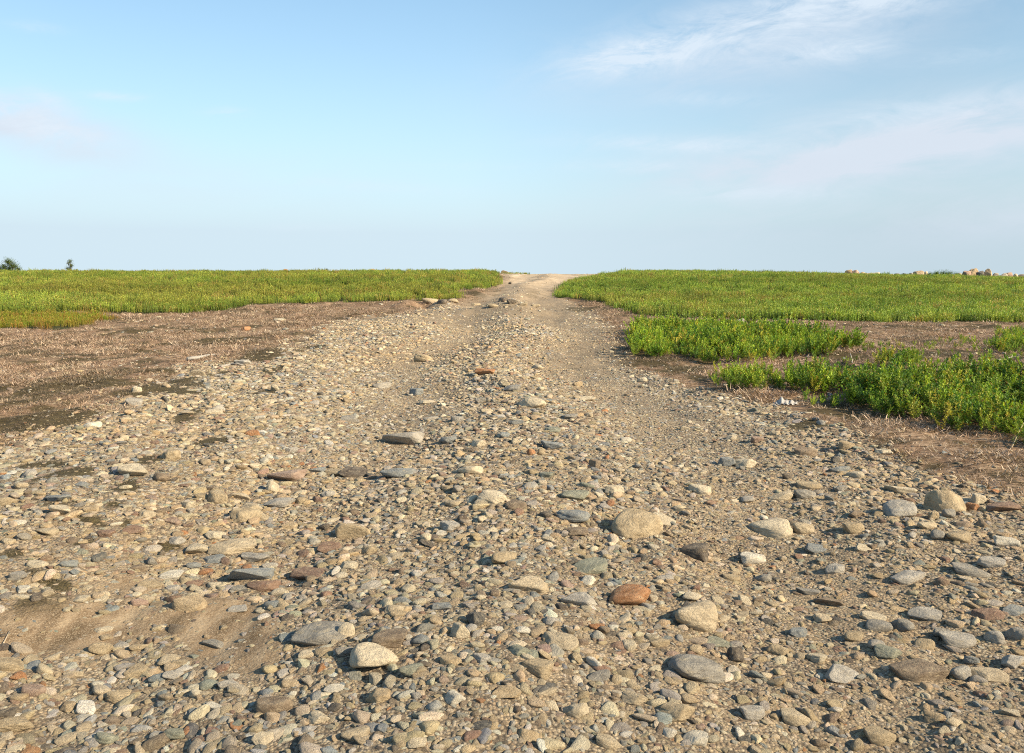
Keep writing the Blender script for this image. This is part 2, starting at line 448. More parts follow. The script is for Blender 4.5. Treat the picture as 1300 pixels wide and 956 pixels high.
# ------------------------------------------------------------------ ground sheet
def build_ground():
    rr = np.concatenate([[0.3], np.geomspace(.8, 2.2, 12)[:-1], np.geomspace(2.2, 90, 560)[:-1], np.geomspace(90, 7000, 60)])
    th = np.concatenate([np.linspace(-180, -42, 60)[:-1], np.linspace(-42, 42, 620)[:-1], np.linspace(42, 180, 60)[:-1]]) * math.pi / 180
    nr, nt = len(rr), len(th)
    X = rr[:, None] * np.sin(th)[None]; Y = rr[:, None] * np.cos(th)[None]
    Z = ground_z(X, Y)
    x, y = X.ravel(), Y.ravel()
    v = np.stack([x, y, Z.ravel()], 1)
    v = np.concatenate([v, [[0, 0, float(ground_z(0., 0.))]]])
    i = np.arange(nr - 1)[:, None] * nt; j = np.arange(nt)[None]; j2 = (j + 1) % nt
    q = np.stack([i + j, i + j2, i + nt + j2, i + nt + j], -1).reshape(-1, 4)[:, ::-1]
    c = nr * nt
    tri = np.stack([np.full(nt, c), np.arange(nt), (np.arange(nt) + 1) % nt], 1)[:, ::-1]
    near = np.hypot(v[:, 0], v[:, 1]) < 120
    z = np.zeros((len(v), 4)); vx, vy = v[near, 0], v[near, 1]
    g = w_gravel(vx, vy); z[near, 0] = g; z[near, 1] = w_moss(vx, vy) * .85
    z[near, 2] = np.maximum(np.maximum(w_sand(vx, vy), .22 * g * fine_zone(vx, vy) * sstep(7, 14, vy)), g * sstep(29, 40, vy) * np.clip(.85 + 1.3 * fbm(vx * .7, vy * .35, 81, 4), .35, 1)); z[near, 3] = w_meadow(vx, vy)
    z[~near, 3] = 1
    faces = np.concatenate([q.ravel(), tri.ravel()])
    sizes = np.concatenate([np.full(len(q), 4), np.full(len(tri), 3)])
    me = mesh_np('ground', v, faces, sizes, M_SOIL, True, {'zone': z})
    o = link(bpy.data.objects.new('ground', me)); o['kind'] = 'structure'
    # the track: the stony part of the ground as its own sheet just above
    fr = q[(g_full(z, q) > .5)]
    fr = fr[(np.hypot(v[fr[:, 0], 0], v[fr[:, 0], 1]) < 84)]
    used, inv = np.unique(fr.ravel(), return_inverse=True)
    v2 = v[used].copy(); v2[:, 2] += .004
    me = mesh_np('gravel_road', v2, inv.ravel(), np.full(len(fr), 4), M_SOIL, True, {'zone': z[used]})
    o = link(bpy.data.objects.new('gravel_road', me)); o['kind'] = 'structure'
def g_full(z, q): return z[q, 0].mean(1)
build_ground()

# ------------------------------------------------------------------ gravel
PAL = {
 'tan': (.50, .37, .21), 'beige': (.60, .47, .30), 'cream': (.72, .59, .40), 'white': (.76, .68, .54), 'sand': (.54, .385, .21),
 'blue grey': (.25, .27, .27), 'grey': (.33, .30, .255), 'light grey': (.49, .44, .37), 'greenish grey': (.30, .305, .22),
 'brown': (.26, .175, .105), 'reddish brown': (.27, .14, .085), 'orange': (.48, .19, .055), 'dark grey': (.085, .08, .075), 'dark brown': (.10, .07, .05), 'pinkish': (.40, .26, .19)}
names = list(PAL); cols = np.array([PAL[k] for k in names])
wts = np.array([19, 21, 18, 6, 14, 5.5, 7, 9, 3, 7, 3, .7, 2, 2.5, 3]); wts = wts / wts.sum()

HERO_XY = []      # filled by the single stones, kept free of gravel lumps
def gravel():
    P = []; S = []
    def band(y0, y1, dens, lo, hi, powr, sparse=False):
        wmax = .68 * y1 + 1.8
        n = int(dens * (y1 - y0) * 2 * wmax)
        y = rng.uniform(y0, y1, n); x = rng.uniform(-wmax, wmax, n)
        k = np.abs(x) < .68 * y + 1.8; x, y = x[k], y[k]
        g = w_gravel(x, y); s = w_sand(x, y); mo = w_moss(x, y)
        meadow = w_meadow(x, y)
        if sparse: keep = (g < .5) & ~meadow & (rng.random(len(x)) < .9)
        else:
            cl = np.clip(1.15 + 2.2 * fbm(x * 1.1, y * .8, 91, 3), .5, 1)
            keep = rng.random(len(x)) < g * (1 - (.8 if lo < .02 else .94) * s) * (1 - .92 * mo) * cl * (1 - (0. if lo < .03 else .58) * fine_zone(x, y))
        x, y = x[keep], y[keep]
        d = lo * (1 - rng.random(len(x)) * (1 - (lo / hi) ** powr)) ** (-1 / powr)     # power law
        f = fine_zone(x, y)
        d = d * np.where(d > .03, 1 - .45 * f, 1)
        P.append(np.stack([x, y], 1)); S.append(d)
    band(1.6, 4.6, 3600, .011, .035, 1.8)
    band(1.6, 4.6, 620, .03, .085, 2.0)
    band(4.6, 8, 2100, .016, .045, 1.8)
    band(4.6, 8, 430, .035, .10, 2.1)
    band(8, 14, 800, .024, .07, 1.9)
    band(8, 14, 130, .05, .13, 2.4)
    band(14, 26, 330, .022, .05, 1.8)
    band(14, 24, 190, .04, .13, 1.9)
    band(24, 34, 42, .05, .17, 2.2)
    band(34, 44, 16, .04, .16, 2.4)
    band(44, 72, 2.2, .06, .2, 2.4)
    band(4, 9, 60, .015, .06, 2.0, True)
    band(9, 20, 20, .025, .10, 2.0, True)
    band(20, 36, 5, .04, .16, 2.0, True)
    P = np.concatenate(P); d = np.concatenate(S)
    if HERO_XY:
        h = np.array(HERO_XY); keep = np.ones(len(P), bool)
        for hx, hy, hr in h:
            q = ((P[:, 0] - hx) ** 2 + (P[:, 1] - hy) ** 2 < (hr * .8) ** 2)
            keep &= ~q
        P = P[keep]; d = d[keep]
    n = len(P)
    sx = d / 2 * rng.uniform(.95, 1.35, n); sy = d / 2 * rng.uniform(.7, 1., n); sz = d / 2 * rng.uniform(.3, .62, n)
    z = ground_z(P[:, 0], P[:, 1]) + sz * rng.uniform(-.3, .6, n)
    rot = np.stack([rng.normal(0, .16, n), rng.normal(0, .16, n), rng.uniform(0, 6.28, n)], 1)
    ci = rng.choice(len(names), n, p=wts)
    tint = cols[ci] * rng.uniform(.72, 1.32, (n, 1)) * rng.uniform(.95, 1.05, (n, 3))
    # washed areas of bluer and warmer stone
    reg = fbm(P[:, 0] * .5, P[:, 1] * .4, 55, 3)[:, None]
    tint = tint * (1 + reg * np.array([.25, 0, -.35]))
    protos = [stone_mesh('pebble_%02d' % i, 100 + i, 3, [5, 7, 10, 14][i % 4], 12, .05, M_GRAVEL) for i in range(16)]
    scatter('gravel', 'loose tan, cream and blue grey gravel covering the track', np.column_stack([P, z]), rot, np.stack([sx, sy, sz], 1), tint, rng.integers(0, 16, n), protos)
    print('gravel', n)

# ------------------------------------------------------------------ single stones
# u, v = centre of the stone in the photograph, w and h = its size there, colour, shape, label
ROUND = [stone_mesh('rounded_stone_%d' % i, 300 + i, 5, 4.5, 14, .05, M_STONE) for i in range(6)]
BLOCK = [stone_mesh('blocky_stone_%d' % i, 330 + i, 5, 11, 11, .045, M_STONE) for i in range(7)]
SLAB = [stone_mesh('slab_stone_%d' % i, 360 + i, 5, 16, 9, .035, M_STONE) for i in range(7)]
SHAPES = {'r': ROUND, 'b': BLOCK, 's': SLAB}
SHW = {'r': 'rounded', 'b': 'blocky', 's': 'flat'}

# anchors: the stones that stand out most, each with a short name other labels can point at
ANCH = [
 (811, 670, 68, 39, 'tan', 'r', 'large tan boulder', 'large tan boulder with a grey left side, biggest stone on the track'),
 (841, 662, 40, 16, 'cream', 's', 'cream slab', 'long cream slab touching the right side of the large tan boulder'),
 (802, 760, 58, 32, 'orange', 'r', 'orange stone', 'bright rusty orange rounded stone in the front of the track'),
 (885, 787, 66, 42, 'beige', 'r', 'speckled boulder', 'pale speckled oval boulder right of the bright orange stone'),
 (885, 853, 72, 36, 'grey', 'r', 'grey front boulder', 'smooth dull grey boulder in front of the pale speckled boulder'),
 (476, 843, 72, 30, 'cream', 'b', 'long cream stone', 'long cream stone tilted up at its right end in the front row'),
 (406, 809, 80, 27, 'grey', 's', 'big grey slab', 'big rough grey slab with a lit top beside the bare sand'),
 (1205, 640, 52, 34, 'tan', 'b', 'tan verge boulder', 'tall tan boulder at the right verge below the dead heather'),
 (1149, 650, 48, 27, 'light grey', 'r', 'beige verge boulder', 'greyish beige boulder just left of the tall tan verge boulder'),
 (1276, 646, 46, 12, 'reddish brown', 's', 'reddish slab', 'flat reddish slab at the right verge right of the tan boulder'),
 (982, 675, 56, 26, 'cream', 'r', 'pale oval stone', 'broad pale oval stone on the right wheel track'),
 (885, 705, 38, 22, 'dark brown', 'b', 'dark brown stone', 'dark brown angular stone on the right half of the track'),
 (728, 658, 46, 20, 'blue grey', 'r', 'blue grey hump', 'blue grey humped stone left of the large tan boulder'),
 (748, 722, 52, 18, 'greenish grey', 's', 'olive grey wedge', 'flat olive grey wedge between the tan boulder and the orange stone'),
 (672, 743, 56, 28, 'beige', 'b', 'rough pale slab', 'rough pale slab tilted to the left in the middle of the front'),
 (640, 711, 34, 19, 'tan', 'r', 'smooth tan cobble', 'smooth tan oval cobble on the centre ridge'),
 (508, 559, 56, 18, 'light grey', 's', 'wide pale slab', 'wide pale grey slab lying in the left wheel track'),
 (677, 514, 36, 13, 'cream', 'r', 'cream ridge stone', 'low cream stone on the crest of the centre ridge'),
 (537, 456, 25, 12, 'tan', 'r', 'distant tan boulder', 'round tan boulder alone in the left wheel track far ahead'),
 (291, 699, 60, 16, 'beige', 's', 'long tan slab', 'long thin tan slab with a pale top in the left rut'),
 (308, 658, 42, 16, 'tan', 'b', 'tan block', 'flat topped tan block above the long thin tan slab'),
 (125, 827, 28, 18, 'tan', 'r', 'sand cobble', 'smooth yellow tan cobble at the edge of the bare sand'),
 (332, 745, 44, 18, 'reddish brown', 's', 'orange brown slab', 'orange brown slab leaning beside the grey slab on the left'),
 (315, 733, 60, 14, 'blue grey', 's', 'dark grey slab', 'long dark grey slab just behind the orange brown slab'),
 (389, 732, 48, 16, 'reddish brown', 's', 'rust brown slab', 'rust brown slab between the grey slabs on the left'),
 (169, 601, 42, 14, 'cream', 'b', 'cream shoulder stone', 'wide cream stone on the left shoulder below the moss'),
 (1175, 858, 78, 22, 'brown', 's', 'brown front slab', 'wide brown slab in the front right row of cobbles'),
 (604, 790, 24, 21, 'dark grey', 'b', 'near black stone', 'near black angular stone in the front centre'),
 (493, 815, 50, 22, 'brown', 's', 'purple brown slab', 'purple brown flat slab behind the long cream stone'),
 (237, 770, 46, 20, 'sand', 'b', 'sandy rock', 'half buried sandy rock rising from the bare sand'),
 (359, 607, 52, 10, 'pinkish', 's', 'pinkish slab', 'thin pinkish tan slab on the left bank of the rut'),
 (616, 473, 28, 9, 'orange', 's', 'ochre ridge slab', 'ochre slab on the far part of the centre ridge'),
]
HER = [
 (731, 631, 36, 16, 'greenish grey', 'r'), (731, 677, 33, 12, 'brown', 's'), (623, 636, 44, 18, 'cream', 'b'), (655, 643, 28, 13, 'brown', 'r'),
 (736, 763, 48, 20, 'light grey', 'b'), (506, 603, 50, 10, 'blue grey', 's'), (450, 604, 40, 9, 'dark brown', 's'), (570, 670, 27, 14, 'light grey', 'b'),
 (447, 677, 46, 24, 'tan', 's'), (438, 803, 24, 26, 'cream', 'r'), (438, 829, 26, 17, 'grey', 'r'), (533, 815, 22, 15, 'blue grey', 'r'), (521, 853, 35, 20, 'greenish grey', 'r'),
 (584, 804, 28, 22, 'cream', 'b'), (611, 838, 25, 15, 'light grey', 'b'), (711, 817, 50, 20, 'beige', 's'), (1022, 673, 28, 18, 'beige', 'r'),
 (1186, 656, 16, 14, 'tan', 'r'), (1207, 654, 19, 14, 'grey', 'r'), (1242, 636, 20, 16, 'cream', 'b'), (1237, 645, 18, 12, 'orange', 'b'), (1148, 624, 38, 12, 'cream', 's'),
 (1180, 668, 28, 11, 'beige', 'r'), (1193, 682, 20, 14, 'grey', 'r'), (1220, 684, 34, 14, 'tan', 'r'), (890, 624, 30, 12, 'cream', 'r'), (924, 588, 22, 14, 'blue grey', 'b'),
 (948, 590, 28, 14, 'cream', 'b'), (1024, 575, 28, 12, 'brown', 'b'), (1061, 585, 13, 12, 'dark grey', 'r'), (1068, 597, 28, 8, 'blue grey', 's'), (1088, 604, 22, 10, 'cream', 'r'),
 (1029, 618, 32, 10, 'tan', 's'), (995, 631, 38, 14, 'beige', 's'), (1024, 629, 28, 16, 'grey', 'r'), (951, 636, 20, 10, 'light grey', 'r'), (1000, 606, 14, 10, 'dark brown', 'r'),
 (1158, 736, 48, 14, 'light grey', 's'), (1239, 729, 50, 12, 'grey', 's'), (1261, 716, 34, 14, 'light grey', 's'), (1097, 697, 22, 10, 'cream', 's'), (1041, 699, 32, 10, 'blue grey', 's'),
 (1029, 753, 30, 10, 'grey', 's'), (1055, 766, 38, 12, 'brown', 's'), (1048, 787, 28, 12, 'beige', 'b'), (1016, 805, 28, 14, 'blue grey', 'b'), (1110, 785, 34, 11, 'cream', 's'),
 (1119, 798, 38, 14, 'grey', 'r'), (1087, 810, 26, 14, 'tan', 'r'), (1114, 820, 22, 14, 'light grey', 'r'), (1149, 797, 32, 20, 'grey', 'r'), (1176, 820, 28, 13, 'tan', 'r'),
 (1178, 783, 42, 12, 'light grey', 's'), (1222, 815, 50, 20, 'light grey', 's'), (1198, 806, 22, 14, 'grey', 'r'), (1266, 812, 23, 18, 'light grey', 'r'), (1295, 808, 30, 20, 'grey', 'r'),
 (1260, 783, 38, 14, 'reddish brown', 's'), (1290, 778, 36, 12, 'blue grey', 's'), (1290, 842, 36, 20, 'light grey', 'b'), (1222, 857, 30, 22, 'light grey', 'r'), (1076, 861, 52, 16, 'light grey', 's'),
 (1131, 831, 36, 16, 'greenish grey', 'b'), (1236, 840, 22, 14, 'blue grey', 'r'), (1264, 861, 50, 18, 'beige', 's'), (880, 760, 26, 12, 'cream', 'r'), (898, 769, 20, 10, 'dark brown', 'b'),
 (934, 834, 25, 22, 'dark brown', 'b'), (911, 817, 36, 14, 'greenish grey', 's'), (318, 646, 28, 11, 'beige', 'b'), (321, 710, 38, 12, 'grey', 's'), (269, 713, 30, 9, 'blue grey', 's'),
 (250, 700, 36, 16, 'cream', 'b'), (271, 682, 26, 11, 'cream', 'b'), (215, 733, 32, 9, 'white', 's'), (188, 743, 32, 10, 'tan', 's'), (418, 697, 32, 13, 'reddish brown', 's'),
 (389, 832, 24, 12, 'cream', 'r'), (64, 836, 18, 9, 'beige', 'r'), (129, 801, 24, 9, 'cream', 's'), (130, 811, 18, 8, 'tan', 'r'), (152, 821, 19, 9, 'light grey', 'r'),
 (175, 824, 24, 10, 'tan', 'r'), (212, 842, 28, 10, 'beige', 'r'), (217, 860, 26, 10, 'light grey', 'r'), (269, 819, 34, 10, 'grey', 's'), (22, 860, 24, 13, 'orange', 'r'), (8, 846, 40, 18, 'tan', 's'),
 (91, 857, 24, 13, 'beige', 'r'), (169, 856, 32, 14, 'tan', 'b'), (184, 763, 20, 12, 'beige', 'r'), (237, 643, 19, 12, 'cream', 'b'), (200, 607, 24, 14, 'brown', 'r'), (213, 579, 27, 16, 'tan', 'b'),
 (184, 655, 22, 12, 'beige', 'b'), (217, 662, 24, 12, 'pinkish', 'b'), (166, 674, 28, 10, 'reddish brown', 's'), (223, 688, 22, 12, 'light grey', 'b'), (276, 634, 30, 19, 'tan', 'b'),
 (305, 631, 28, 10, 'beige', 's'), (333, 658, 16, 13, 'beige', 'r'), (352, 640, 40, 12, 'light grey', 's'), (343, 620, 19, 17, 'cream', 'b'), (379, 637, 16, 10, 'tan', 'r'),
 (400, 598, 26, 10, 'blue grey', 's'), (424, 602, 30, 11, 'tan', 's'), (245, 719, 18, 11, 'blue grey', 'r'), (260, 727, 18, 8, 'orange', 'r'), (245, 743, 22, 9, 'reddish brown', 'r'),
 (269, 744, 21, 10, 'cream', 'r'), (217, 749, 20, 10, 'light grey', 'b'), (190, 714, 16, 12, 'grey', 'b'), (71, 634, 34, 10, 'blue grey', 's'), (76, 650, 32, 14, 'cream', 'b'), (34, 604, 20, 13, 'light grey', 'b'),
 (5, 638, 26, 12, 'tan', 's'), (682, 467, 14, 7, 'cream', 'r'), (569, 560, 23, 10, 'blue grey', 'b'), (608, 564, 20, 10, 'cream', 'b'), (701, 567, 30, 12, 'blue grey', 's'),
 (702, 547, 20, 7, 'greenish grey', 's'), (655, 537, 20, 6, 'blue grey', 's'), (687, 574, 11, 13, 'tan', 'r'), (674, 575, 12, 12, 'orange', 'b'), (596, 598, 34, 12, 'cream', 's'),
 (635, 602, 19, 8, 'beige', 'r'), (725, 530, 18, 8, 'grey', 'r'), (755, 592, 16, 14, 'brown', 'b'), (484, 491, 24, 8, 'light grey', 's'), (650, 494, 24, 8, 'grey', 's'),
 (694, 604, 20, 8, 'greenish grey', 's'), (745, 507, 24, 6, 'cream', 's'), (442, 533, 22, 8, 'grey', 's'), (528, 499, 18, 11, 'blue grey', 'b'), (542, 511, 20, 6, 'cream', 's'),
 (547, 532, 20, 6, 'light grey', 's'), (311, 418, 12, 6, 'orange', 'b'), (354, 407, 15, 3.5, 'cream', 's'), (113, 541, 25, 9, 'white', 's'), (169, 512, 21, 10, 'light grey', 's'),
 (173, 496, 12, 8, 'cream', 'b'), (250, 475, 20, 8, 'beige', 's'), (349, 494, 12, 11, 'cream', 'b'), (315, 521, 13, 8, 'cream', 'r'), (354, 526, 10, 12, 'tan', 'b'), (320, 551, 19, 9, 'orange', 'r'),
 (271, 524, 22, 7, 'cream', 's'), (306, 462, 22, 8, 'light grey', 's'), (941, 408, 9, 5, 'light grey', 'r'), (797, 822, 26, 14, 'cream', 'b'), (758, 797, 22, 12, 'orange', 'r'), (700, 790, 26, 12, 'light grey', 'b'),
 (575, 640, 24, 10, 'beige', 's'), (660, 828, 30, 15, 'greenish grey', 'b'), (560, 772, 26, 12, 'blue grey', 's'), (640, 770, 22, 10, 'cream', 's'), (470, 745, 28, 12, 'light grey', 's'), (500, 708, 26, 10, 'beige', 's'),
 (930, 735, 24, 10, 'tan', 's'), (970, 735, 24, 12, 'grey', 's'), (990, 828, 30, 14, 'tan', 'b'), (1040, 838, 26, 14, 'cream', 'b'), (845, 735, 24, 11, 'light grey', 'r'), (838, 818, 30, 14, 'tan', 's'),
 (100, 762, 24, 9, 'cream', 's'), (45, 718, 26, 9, 'cream', 's'), (20, 733, 22, 12, 'grey', 'b'), (55, 676, 28, 10, 'beige', 's'), (300, 776, 26, 8, 'light grey', 's'), (1125, 575, 22, 8, 'cream', 's'), (638, 381, 13, 5, 'dark brown', 'b'), (650, 384, 13, 6, 'dark brown', 'b'), (664, 387, 12, 3.5, 'tan', 's'), (680, 389, 12, 4, 'tan', 'b'),  # dark brown pair: added earth clods, their colour standing in for the dark hole
 (546, 384, 22, 5, 'tan', 'r'), (561, 384, 13, 5, 'dark brown', 'r'), (575, 383, 15, 4, 'tan', 'r'), (604, 387, 12, 3, 'tan', 's'), (626, 389, 14, 3.5, 'tan', 's'), (648, 360, 5, 3, 'dark brown', 'b'),  # first three added: two tan mounds, dark brown one stands for the hollow between
]
used_names = {}
ANX = []
def drop_stone(u, v, w, h, colr, sh, k, label, group):
    # the photo pixel of the stone's foot, then real size from its distance
    x, y = at(u, v + h * .28)
    dist = math.hypot(x, y); pm = F / max(y, .1)
    wm = w / pm
    ang = math.atan2(CAMZ - float(ground_z(x, y)), dist)
    dep = wm * (.8 if sh != 's' else .7)
    hm = (h / pm - .65 * dep * math.sin(ang)) / math.cos(ang)
    hm = min(max(hm, wm * (.22 if sh == 's' else .32)), wm * .8)
    nm = 'boulder' if w > 44 and hm / wm > .3 else ('flat_stone' if sh == 's' else 'stone')
    o = link(bpy.data.objects.new(nm, SHAPES[sh][k % len(SHAPES[sh])]))
    full = hm * 1.3                                           # a little is sunk in the gravel
    o.scale = (wm / 2 * 1.03, dep / 2, full / 2)
    o.rotation_euler = (R(random.uniform(-9, 5)), R(random.uniform(-8, 8)), R(random.uniform(-16, 16)) + (math.pi if random.random() < .5 else 0))
    o.location = (x, y + dep * .3, float(ground_z(x, y + dep * .3)) + full / 2 - hm * .36)
    c = np.array(PAL[colr]) * random.uniform(.92, 1.12)
    o.color = (*c, 1)
    thing(o, label, 'stone', group)
    HERO_XY.append((x, y + dep * .3, wm / 2))
    return o

# -- labels: colour + shape + where it lies from the standout stones
def size_word(w, v):
    r = w / (v - 345.)
    return 'small' if r < .062 else ('' if r < .1 else 'large')
LAB = set(a[7] for a in ANCH)
def rel(u, v, a):
    dx = u - a[0]; dy = (v - a[1]) * 1.8
    an = math.degrees(math.atan2(dy, dx)) % 360
    return ['right of', 'in front and right of', 'in front of', 'in front and left of', 'left of', 'behind and left of', 'behind', 'behind and right of'][int(((an + 22.5) % 360) // 45)]
def near_anchors(u, v):
    return sorted(ANCH, key=lambda a: math.hypot(u - a[0], (v - a[1]) * 1.8))
def make_label(u, v, w, colr, sh, small):
    na = near_anchors(u, v); s = size_word(w, v)
    if s == 'large' and small: s = ''
    kind = 'cobble' if sh == 'r' else ('slab' if sh == 's' else 'stone')
    head = ' '.join(q for q in [s, 'sandy' if colr == 'sand' else colr, SHW[sh] if sh != 's' else 'flat', kind] if q)
    a = na[0]; d = math.hypot(u - a[0], (v - a[1]) * 1.8)
    close = 'just ' if d < 45 + .1 * a[2] else ('well ' if d > 130 else '')
    cands = ['%s %s%s the %s' % (head, close, rel(u, v, a), a[6]),
             '%s %s%s the %s' % (head, 'a little ' if d < 90 else 'some way ', rel(u, v, a), a[6]),
             '%s between the %s and the %s' % (head, a[6], na[1][6]),
             '%s %s the %s' % (head, rel(u, v, na[1]), na[1][6]),
             '%s %s the %s' % (head, rel(u, v, na[2]), na[2][6]),
             '%s between the %s and the %s' % (head, a[6], na[2][6]),
             '%s between the %s and the %s' % (head, na[1][6], na[2][6]),
             '%s %s the %s' % (head, rel(u, v, na[3]), na[3][6])]
    for c in cands:
        if c not in LAB and len(c.split()) <= 16: LAB.add(c); return c
    return None

for k, a in enumerate(ANCH): drop_stone(*a[:6], k, a[7], 'stones that stand out on the track')
n_st = len(ANCH)
for k, hs in enumerate(HER):
    lb = make_label(hs[0], hs[1], hs[2], hs[4], hs[5], False)
    if lb is None: print('no label', hs); continue
    drop_stone(*hs, k + 3, lb, 'cobbles and slabs lying in the gravel'); n_st += 1
# further middle sized stones of the track
taken = [(a[0], a[1], a[2]) for a in ANCH] + [(h[0], h[1], h[2]) for h in HER]
tries = 0
while n_st < 300 and tries < 6000:
    tries += 1
    v = random.uniform(470, 868) if random.random() < .75 else random.uniform(868, 945); u = random.uniform(5, 1295)
    x, y = at(u, v)
    if float(w_gravel(np.array([x]), np.array([y]))[0]) < .9 or float(w_sand(np.array([x]), np.array([y]))[0]) > .1: continue
    ff = float(fine_zone(np.array([x]), np.array([y]))[0])
    if random.random() < ff * .8: continue
    w = (v - 345) * random.choice([.045, .05, .055, .06, .07, .08]) + 3
    if any(abs(u - q[0]) < (w + q[2]) * .62 and abs(v - q[1]) < (w + q[2]) * .33 for q in taken): continue
    sh = random.choice('rbsbs'); colr = random.choices(names, weights=list(wts))[0]
    lb = make_label(u, v, w, colr, sh, True)
    if lb is None: continue
    taken.append((u, v, w))
    drop_stone(u, v, w, w * random.uniform(.38, .6), colr, sh, tries, lb, 'cobbles and slabs lying in the gravel'); n_st += 1
print('stones', n_st)
gravel()

# ------------------------------------------------------------------ plants
class Leaves:
    def __init__(s): s.v = []; s.f = []; s.a = []
    def quad(s, p, a):
        n = len(s.v); s.v += p; s.f.append(list(range(n, n + len(p)))); s.a += a
    def mesh(s, name, mat):
        sizes = [len(q) for q in s.f]; flat = [i for q in s.f for i in q]
        at_ = np.array([(x[0], x[1], x[2], 1) for x in s.a])
        return mesh_np(name, np.array([tuple(p) for p in s.v]), flat, np.array(sizes), mat, False, {'leaf': at_})
    def stem(s, p0, p1, r, hg=.2, rn=.5, wd=1.):
        d = (p1 - p0); side = d.cross(Vector((0, 0, 1)))
        if side.length < 1e-5: side = Vector((1, 0, 0))
        side.normalize(); side2 = d.cross(side).normalized()
        ring = [p0 + (side * math.cos(t) + side2 * math.sin(t)) * r for t in (0, 2.1, 4.2)]
        n = len(s.v); top = [p1 + (side * math.cos(t) + side2 * math.sin(t)) * r * .6 for t in (0, 2.1, 4.2)]
        s.v += ring + top; s.a += [(hg, rn, wd)] * 6
        for i in range(3):
            j = (i + 1) % 3; s.f.append([n + i, n + j, n + 3 + j, n + 3 + i])
    def leaf(s, p, d, up, ln, wd, hg, rn, fold=.25, droop=.2):
        d = d.normalized(); side = d.cross(up)
        if side.length < 1e-4: side = Vector((1, 0, 0))
        side.normalize(); nrm = side.cross(d)
        m = p + d * ln * .5 + nrm * ln * .06; t = p + d * ln - nrm * ln * droop
        l = m + side * wd / 2 + nrm * wd * fold; r = m - side * wd / 2 + nrm * wd * fold
        n = len(s.v); s.v += [p, l, t, r, m]; s.a += [(hg, rn, 0)] * 5
        s.f += [[n, n + 4, n + 1], [n + 4, n + 2, n + 1], [n, n + 3, n + 4], [n + 4, n + 3, n + 2]]

def rdir(up=.0):
    a = random.uniform(0, 6.283); return Vector((math.cos(a), math.sin(a), up))

def sprig(seed, hgt, nl, ll, lw, branch=2):
    """one leafy shoot: woody stem, side shoots, oval leaves in a spiral"""
    random.seed(seed); L = Leaves()
    def shoot(p, d, length, n, r):
        pts = [p]; q = p.copy(); dd = d.normalized(); seg = 5
        for i in range(seg):
            dd = (dd + rdir() * .10 + Vector((0, 0, .07))).normalized(); q2 = q + dd * length / seg
            L.stem(q, q2, r * (1 - i * .13), .2, .5, .8); q = q2; pts.append(q)
        for i in range(n):
            t = .15 + .85 * (i + random.random()) / n; k = min(int(t * seg), seg - 1); pp = pts[k].lerp(pts[k + 1], t * seg - k)
            a = i * 2.4 + random.uniform(-.4, .4); up = .55 + .5 * t
            dr = Vector((math.cos(a), math.sin(a), up)); hg = min(1, (pp.z / hgt))
            s_ = ll * random.uniform(.7, 1.15) * (1 - .35 * t)
            L.leaf(pp, dr, Vector((0, 0, 1)), s_, s_ * lw, hg, random.random(), .2, .15)
        for i in range(3):
            L.leaf(q, Vector((random.uniform(-.4, .4), random.uniform(-.4, .4), 1)), rdir(), ll * .7, ll * lw * .6, 1, random.random(), .2, .0)
    shoot(Vector((0, 0, 0)), Vector((random.uniform(-.2, .2), random.uniform(-.2, .2), 1)), hgt, nl, .0022)
    for b in range(branch):
        z = hgt * random.uniform(.1, .5); d = rdir(1.1)
        shoot(Vector((0, 0, z)), d, hgt * random.uniform(.4, .65), int(nl * .6), .0016)
    return L.mesh('sprig_%d' % seed, M_LEAF_I)

def meadow_clump(seed, ns=15, rad=.22, hgt=.30):
    """a handful of upright shoots with narrow leaves"""
    random.seed(seed); L = Leaves()
    for i in range(ns):
        a = random.uniform(0, 6.283); r = rad * math.sqrt(random.random())
        p = Vector((r * math.cos(a), r * math.sin(a), -.02)); h = hgt * random.uniform(.6, 1.12)
        lean = rdir() * random.uniform(0, .18); top = p + Vector((lean.x * h, lean.y * h, h))
        L.stem(p, top, .003, .3, .5, .5)
        for k in range(13):
            t = .12 + .88 * k / 12; pp = p.lerp(top, t); d = rdir(1.3 + t)
            ln = random.uniform(.04, .07) * (1.15 - .4 * t)
            L.leaf(pp, d, Vector((0, 0, 1)), ln, ln * .34, t, random.random(), .15, .1)
    return L.mesh('meadow_clump_%d' % seed, M_LEAF_I)

def dead_clump(seed, n=34, rad=.09, hgt=.05):
    random.seed(seed); L = Leaves()
    for i in range(n):
        a = random.uniform(0, 6.283); r = rad * math.sqrt(random.random()); p = Vector((r * math.cos(a), r * math.sin(a), -.004))
        d = (rdir(random.uniform(.1, 1.4))).normalized(); l = hgt * random.uniform(.4, 1.2); w = random.uniform(.0012, .0028); rn = random.random()
        s = rdir() * w; q = p + d * l * .6; t = p + d * l + Vector((0, 0, -.15 * l))
        n0 = len(L.v); L.v += [p - s, p + s, q + s * .8, q - s * .8, t]; L.a += [(0, rn, 0)] * 5; L.f += [[n0, n0 + 1, n0 + 2, n0 + 3], [n0 + 3, n0 + 2, n0 + 4]]
    return L.mesh('dead_clump_%d' % seed, M_DRY_I)

def tints(n, cl, p, var=.15):
    c = np.array(cl)[np.random.default_rng(n).choice(len(cl), n, p=np.array(p) / sum(p))]
    return c * rng.uniform(1 - var, 1 + var, (n, 1)) * rng.uniform(.95, 1.05, (n, 3))

